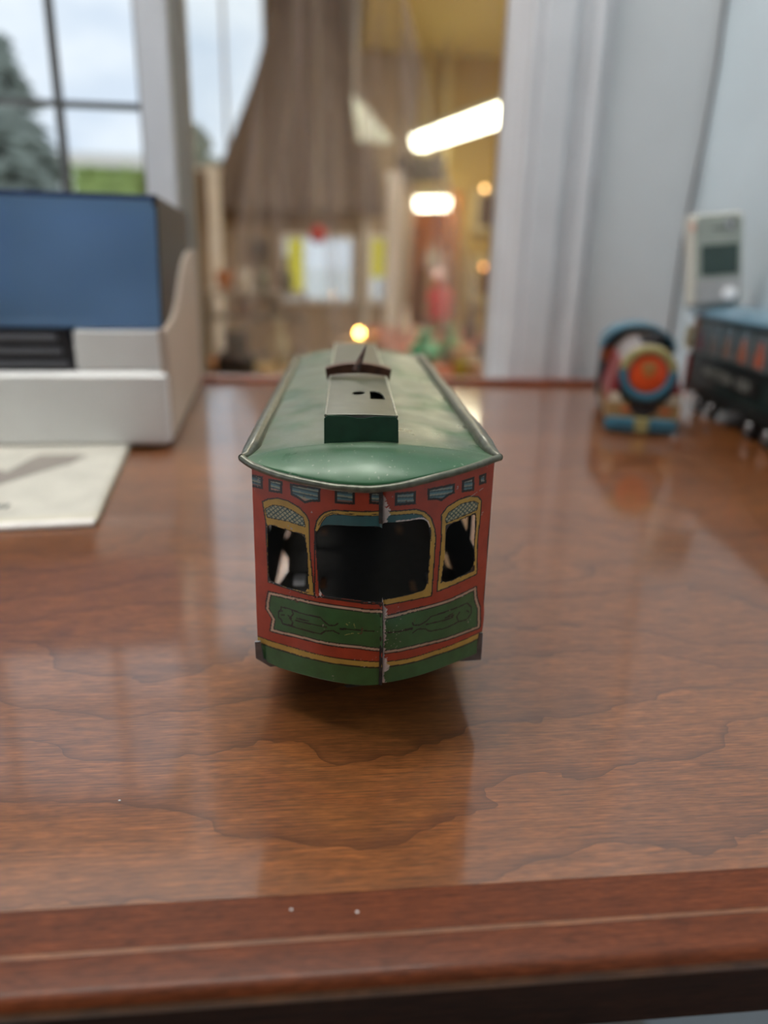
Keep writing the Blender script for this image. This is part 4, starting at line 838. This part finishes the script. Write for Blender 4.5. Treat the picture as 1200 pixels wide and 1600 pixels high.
# small warm lamps
def globe_lamp(x, y, z, r, e, col, lab, stand):
    t = thing('globe_lamp', lab, 'lamp', (x, y, z - stand if stand else z))
    zz = stand if stand else 0
    MB().sphere((0, 0, zz), r).build('globe', mat('lit_globe', (.9, .6, .3), .5, emit=col, estr=e), t, smooth=80)
    if stand: MB().lathe([(0, 0), (.04, 0), (.04, .01), (.01, .02), (.01, zz - r)], seg=14).build('stand', M['black'], t, smooth=40)
    else: MB().lathe([(0, r), (r * .6, r), (r * .8, .995 * (6.985 - y)), (0, 6.985 - y)], axis='y', seg=12).build('wall_mount', M['black'], t)
globe_lamp(1.525, 6.85, .73, .020, 6, (1., .55, .2), 'small warm wall lamp above the framed pictures', 0)
globe_lamp(1.56, 6.85, .085, .018, 4, (1., .4, .12), 'small orange glow added as a lamp reflection in the lower picture', 0)  # no lamp here: glow put in for a reflection on the picture
globe_lamp(.297, 4.5, -.293, .020, 45, (1., .50, .09), 'small glowing orange globe lamp standing beyond the toy trolley', .04)
# tables and shelves
def table(lab, x0, x1, y0, y1, zt, col, name='display_table'):
    t = thing(name, lab, 'table', ((x0 + x1) / 2, (y0 + y1) / 2, -.75)); hx, hy = (x1 - x0) / 2, (y1 - y0) / 2; m = C('tbl_' + lab[:8], *col, .5)
    MB().box(-hx, hx, -hy, hy, zt + .72, zt + .75).build('top', m, t)
    for sx in (-1, 1):
        for sy in (-1, 1): MB().box(sx * (hx - .03) - .025, sx * (hx - .03) + .025, sy * (hy - .03) - .025, sy * (hy - .03) + .025, 0, zt + .72).build('leg', m, t)
table('reddish wooden display table at the right of the shop', .36, 1.0, 2.4, 4.8, -.275, (150, 76, 56))
table('pale wooden display table at the left of the shop', -.35, .02, 2.4, 3.15, -.30, (184, 160, 132))
table('small side table under the glowing orange lamp', .15, .45, 4.35, 4.65, -.333, (150, 130, 110), 'side_table')
sh = thing('shelf_unit', 'grey wooden shelf unit behind the left display table', 'shelf', (-.24, 3.55, -.75))
for z in (.02, .42, .60, .71): MB().box(-.22, .22, -.14, .14, z, z + .012).build('shelf_board', C('grey_shelf', 150, 142, 132), sh)
for x in (-.226, .214): MB().box(x, x + .012, -.14, .14, 0, .722).build('upright', M['c_grey_shelf'], sh)
# wares: each a shape of its own
VASE = [(0, 0), (.30, 0), (.42, .18), (.5, .40), (.40, .62), (.22, .78), (.26, .96), (.30, 1), (0, .98)]
BOWL = [(0, 0), (.22, 0), (.26, .1), (.44, .5), (.5, 1), (.46, 1), (.38, .5), (0, .2)]
JAR = [(0, 0), (.44, 0), (.5, .08), (.5, .68), (.34, .80), (.34, .86), (.40, .88), (.40, .98), (0, 1)]
BOT = [(0, 0), (.46, 0), (.5, .05), (.5, .5), (.2, .68), (.16, .95), (.2, 1), (0, 1)]
def ware(name, lab, cat, x, y, z, wd, h, col, prof=VASE, group=None, rough=.4, lidc=None):
    t = thing(name, lab, cat, (x, y, z), 0, group)
    MB().lathe([(r * wd, q * h) for r, q in prof], seg=18).build('body', C('w_' + name + '_%d_%d_%d' % col, *col, rough, coat=.3), t, smooth=40)
    MB().lathe([(.30 * wd, h * .985), (.33 * wd, h * 1.0), (.33 * wd, h * 1.03), (.27 * wd, h * 1.03)], seg=18).build('rim', C('w_rim_%d_%d_%d' % (lidc or col), *(lidc or col), .4), t, smooth=40)
    return t
# left table
def plush(lab, x, y, z, s, col):
    t = thing('plush_toy', lab, 'soft toy', (x, y, z)); m = C('plush', *col, .95, var=.3, scale=60)
    MB().sphere((0, 0, .42 * s), .42 * s, sq=(1.05, .9, 1)).build('body', m, t, smooth=80); MB().sphere((.04 * s, -.1 * s, .92 * s), .27 * s).build('head', m, t, smooth=80)
    for sx in (-1, 1): MB().sphere((.04 * s + sx * .2 * s, -.06 * s, 1.12 * s), .09 * s, 10, 6).build('ear', m, t, smooth=80); MB().sphere((sx * .36 * s, -.28 * s, .14 * s), .15 * s, 10, 6).build('foot', m, t, smooth=80)
plush('black plush toy sitting on the left display table', -.255, 2.62, -.30, .155, (36, 40, 42))
ware('basket', 'orange-brown basket on the top of the grey shelf unit', 'basket', -.372, 3.5, -.028, .085, .085, (190, 120, 70), BOWL)
ware('figurine_vase', 'tall pale cream vase on the left display table', 'vase', -.118, 2.95, -.30, .075, .19, (196, 194, 176), VASE)
ware('bowl', 'small cream bowl in front of the tall pale vase', 'bowl', -.170, 2.75, -.30, .10, .05, (214, 196, 160), BOWL)
ware('jar', 'grey glass jar right of the tall pale vase', 'jar', -.04, 2.9, -.30, .06, .10, (160, 148, 140), JAR)
ware('jar', 'white jar on the top of the grey shelf unit', 'jar', -.29, 3.5, -.028, .07, .10, (220, 220, 222), JAR)
ware('vase', 'grey-green vase on the top of the grey shelf unit', 'vase', -.205, 3.52, -.028, .07, .12, (128, 132, 120), VASE)
ware('bottle', 'dark green bottle at the right end of the shelf top', 'bottle', -.10, 3.52, -.028, .05, .15, (96, 100, 92), BOT)
ware('vase', 'pale vase on the middle board of the shelf unit', 'vase', -.16, 3.5, -.138, .06, .095, (176, 170, 156), VASE)
ware('jar', 'brown jar on the middle board of the shelf unit', 'jar', -.30, 3.5, -.138, .07, .09, (140, 104, 84), JAR)
ware('bowl', 'peach bowl at the left front of the display table', 'bowl', -.335, 2.85, -.30, .10, .06, (206, 160, 124), BOWL)
t = thing('shallow_tray', 'lavender-grey tray in front of the black plush toy', 'tray', (-.26, 2.47, -.30)); MB().rbox(-.075, .075, -.03, .03, 0, .012, .008).build('bottom', C('lavender_tray', 186, 176, 178), t)
for s in (-1, 1): MB().box(-.075, .075, s * .03 - .003, s * .03 + .003, .008, .028).build('edge', M['c_lavender_tray'], t)
# red things by the far window
t = thing('red_ornament', 'round red ornament hanging at the top of the bright shop window', 'ornament', (.075, 6.2, .23)); MB().sphere((0, 0, .07), .068).build('ball', C('bright_red', 214, 40, 44, .4), t, smooth=80); MB().tube([(0, 0, .13), (0, 0, 3.97)], .004, 6).build('thread', M['white'], t); MB().lathe([(0, .13), (.018, .13), (.018, .155), (0, .16)], seg=10).build('cap', M['steel'], t)
t = thing('red_handbag', 'dark red bag hanging on the wall left of the bright shop window', 'bag', (-.37, 6.93, -.21)); MB().prism([(-.055, 0), (.055, 0), (.045, .15), (.02, .17), (-.02, .17), (-.045, .15)], -.04, .04, 'y').build('pouch', C('dark_red', 120, 24, 34, .5), t, bevel=.01); MB().tube([(-.03, 0, .16), (-.025, 0, .23), (0, 0, .26), (.025, 0, .23), (.03, 0, .16)], .006, 8).build('strap', M['c_dark_red'], t)
# right table
t = thing('red_figure', 'small red-coated figure with pale pink hat on the right table', 'figurine', (.772, 4.5, -.275)); FG = t; MB().lathe([(0, 0), (.075, 0), (.085, .05), (.06, .17), (.045, .24), (0, .25)], seg=18).build('coat', C('coat_red', 196, 40, 44, .6), t, smooth=40); MB().sphere((0, 0, .275), .042).build('head', C('figure_skin', 222, 140, 90), t, smooth=80)
MB().lathe([(.07, .30), (.055, .315), (.04, .35), (.015, .375), (0, .38)], (-.02, 0, 0), seg=16).build('hat', C('pale_pink_hat', 232, 196, 196, .7), t, smooth=40)
for s in (-1, 1): MB().tube([(s * .045, 0, .21), (s * .085, -.02, .15), (s * .06, -.06, .12)], [.022, .02, .016], 8).build('arm', M['c_coat_red'], t)
FG.scale = (.8, .8, .8); FG.location.z = -.205
MB().rbox(-.09, .09, -.09, .09, -.087, 0, .008).build('plinth', C('plinth_brown', 120, 92, 66), FG)
ware('globe_vase', 'teal-green rounded vase at the left of the right table', 'vase', .463, 3.0, -.275, .135, .125, (14, 190, 136), BOWL if False else VASE)
ware('globe_vase', 'mid-green rounded vase beside the teal-green one', 'vase', .578, 3.05, -.275, .10, .15, (96, 168, 110), VASE)
ware('bowl', 'beige bowl in front of the green vases', 'bowl', .585, 2.85, -.275, .09, .085, (214, 180, 140), BOWL)
ware('pot', 'black pot at the right end of the right table', 'pot', .752, 3.15, -.275, .10, .085, (34, 28, 28), JAR)
ware('jar', 'yellow-green jar at the front of the right table', 'jar', .530, 2.6, -.275, .045, .08, (186, 190, 70), JAR)
ware('jar', 'cream jar beside the yellow-green jar', 'jar', .577, 2.62, -.275, .06, .085, (214, 206, 186), JAR)
ware('jar', 'pale mauve jar at the right front of the table', 'jar', .640, 2.62, -.275, .055, .06, (170, 150, 150), JAR)
ware('bowl', 'salmon bowl at the left front corner of the right table', 'bowl', .455, 2.55, -.275, .09, .045, (214, 136, 110), BOWL)
ware('vase', 'slender white vase left of the red-coated figure', 'vase', .508, 4.0, -.275, .062, .165, (226, 222, 214), VASE)
ware('dark_vase', 'dark grey vase right of the red-coated figure', 'vase', .84, 3.9, -.275, .09, .16, (78, 74, 66), VASE)
# wall shelf of white glass in the alcove, brown bookcase beside it
bc = thing('bookcase', 'orange-brown wooden bookcase inside the alcove', 'bookcase', (1.0, 7.55, -.75))
wd_ = C('orange_brown_wood', 168, 112, 56, .5)
for x in (-.068, .058): MB().box(x, x + .012, -.16, .16, 0, 1.2).build('upright', wd_, bc)
for k in range(7): MB().box(-.056, .058, -.16, .16, .02 + k * .19, .035 + k * .19).build('shelf_board', wd_, bc)
cs = thing('glass_cabinet', 'pale wooden cabinet with white glassware inside the alcove', 'cabinet', (1.24, 7.6, -.75)); MB().box(-.12, .12, -.15, .15, 0, .78).build('body', C('cabinet_tan', 176, 140, 92), cs); MB().box(-.13, .13, -.16, .16, .78, .80).build('top', C('cabinet_top', 150, 112, 70), cs)
for i, (x, y, wd, h, col, lab) in enumerate(((1.16, 7.5, .09, .20, (226, 228, 226), 'left of the white glass vases in the alcove'), (1.25, 7.62, .11, .27, (206, 212, 212), 'tallest of the white glass vases in the alcove'), (1.33, 7.5, .07, .16, (232, 232, 232), 'right of the white glass vases in the alcove'))): ware('glass_vase', lab, 'vase', x, y, .05, wd, h, col, VASE if i != 1 else BOT, 'white glass vases in the alcove')

# ================================================================== OUTDOORS
struct('ground', MB().box(-60, 60, 9.2, 90, -1.1, -1.0), C('pale_gravel', 236, 236, 230, .9, var=.2, scale=1))
struct('ground_near', MB().box(-60, -1.3, .9, 9.2, -1.1, -1.0), C('pale_gravel2', 226, 226, 220, .9, var=.2, scale=1))
def conifer(lab, x, y, h, rb, col, seed):
    rnd = random.Random(seed); t = thing('conifer_tree', lab, 'tree', (x, y, -1.0)); MB().lathe([(.14, 0), (.10, h * .3), (.02, h)], seg=10).build('trunk', C('bark', 84, 74, 66), t)
    b = MB(); n = 26
    for k in range(n):
        f = k / (n - 1); z = h * (.10 + .89 * f); r = rb * (1 - f) ** .85 + .10
        for i in range(int(15 - 7 * f)):
            a = rnd.random() * 6.283; rr = r * (.65 + .5 * rnd.random()); L_ = Vector((math.cos(a), math.sin(a), 0)); Wv = Vector((-math.sin(a), math.cos(a), 0)) * (.16 + .14 * rr); dz_ = -.28 * rr
            p = [Vector((0, 0, z + .12)), L_ * rr * .55 + Wv + Vector((0, 0, z + dz_ * .35)), L_ * rr + Vector((0, 0, z + dz_)), L_ * rr * .55 - Wv + Vector((0, 0, z + dz_ * .35)), L_ * rr * .5 + Vector((0, 0, z + .10 + dz_ * .2)), L_ * rr * .5 + Vector((0, 0, z - .14 + dz_ * .4))]
            b.add([tuple(q) for q in p], [(0, 1, 4), (0, 4, 3), (1, 2, 4), (4, 2, 3), (0, 5, 1), (0, 3, 5), (1, 5, 2), (5, 3, 2)])
    b.build('foliage', C('needles', *col, .9, var=.35, scale=3), t)
conifer('tall grey-green conifer outside the left window', -4.15, 12.0, 3.85, 1.35, (140, 150, 142), 4)
hd = thing('hedge', 'clipped light green hedge outside the left window', 'hedge', (-1.60, 6.3, -1.0))
b = MB(); rnd = random.Random(9)
b.rbox(-.13, .40, -.25, .25, 0, 1.68, .08)
for i in range(900):
    x, y, z = rnd.uniform(-.13, .40), rnd.choice((-.25, .25, rnd.uniform(-.25, .25))), rnd.uniform(.05, 1.70)
    if abs(y) < .25: z = 1.68
    s = .03; a = rnd.random() * 6.28; b.add([(x - s * math.cos(a), y - s, z), (x + s, y + s * math.sin(a), z + s), (x, y, z + 1.4 * s)], [(0, 1, 2)])
b.build('foliage', C('hedge_green', 172, 196, 118, .9, var=.3, scale=8), hd)
MB().box(-.11, .38, -.2, .2, -.02, .1).build('stems', C('hedge_stems', 90, 76, 56), hd)
hs_ = thing('white_building', 'white building with low roof outside the left window', 'building', (-3.2, 17.0, -1.0)); MB().box(-1.9, 1.5, 0, 4, 0, 2.72).build('wall', C('building_white', 240, 240, 240, .7), hs_)
MB().prism([(-2.1, 2.72), (1.7, 2.72), (1.5, 3.0), (-1.9, 3.0)], -.3, 4.3, 'y').build('roof', C('building_roof', 232, 226, 216, .7), hs_)
for x in (-1.2, .2): wn = MB().box(x - .3, x + .3, -.03, 0, .9, 1.9).build('window', C('building_window_frame', 214, 218, 222), hs_); MB().box(x - .26, x + .26, -.05, -.03, .94, 1.86).build('pane', C('building_pane', 150, 160, 172, .2), wn)

# crumbs on the desk
for x, y, q, lab in ((-.0045, .1135, .00026, 'tiny white fleck on the desk edge, left of the pair'), (.0085, .1120, .00028, 'tiny white fleck on the desk edge, right of the pair'), (-.0455, .1475, .00024, 'tiny white fleck on the desk left of the toy trolley')):
    tag(MB().sphere((0, 0, .7 * q), q, 8, 5, (1.3, .9, .7)).build('paint_fleck', M['white'], smooth=60), lab, 'fleck').location = (x, y, 0)
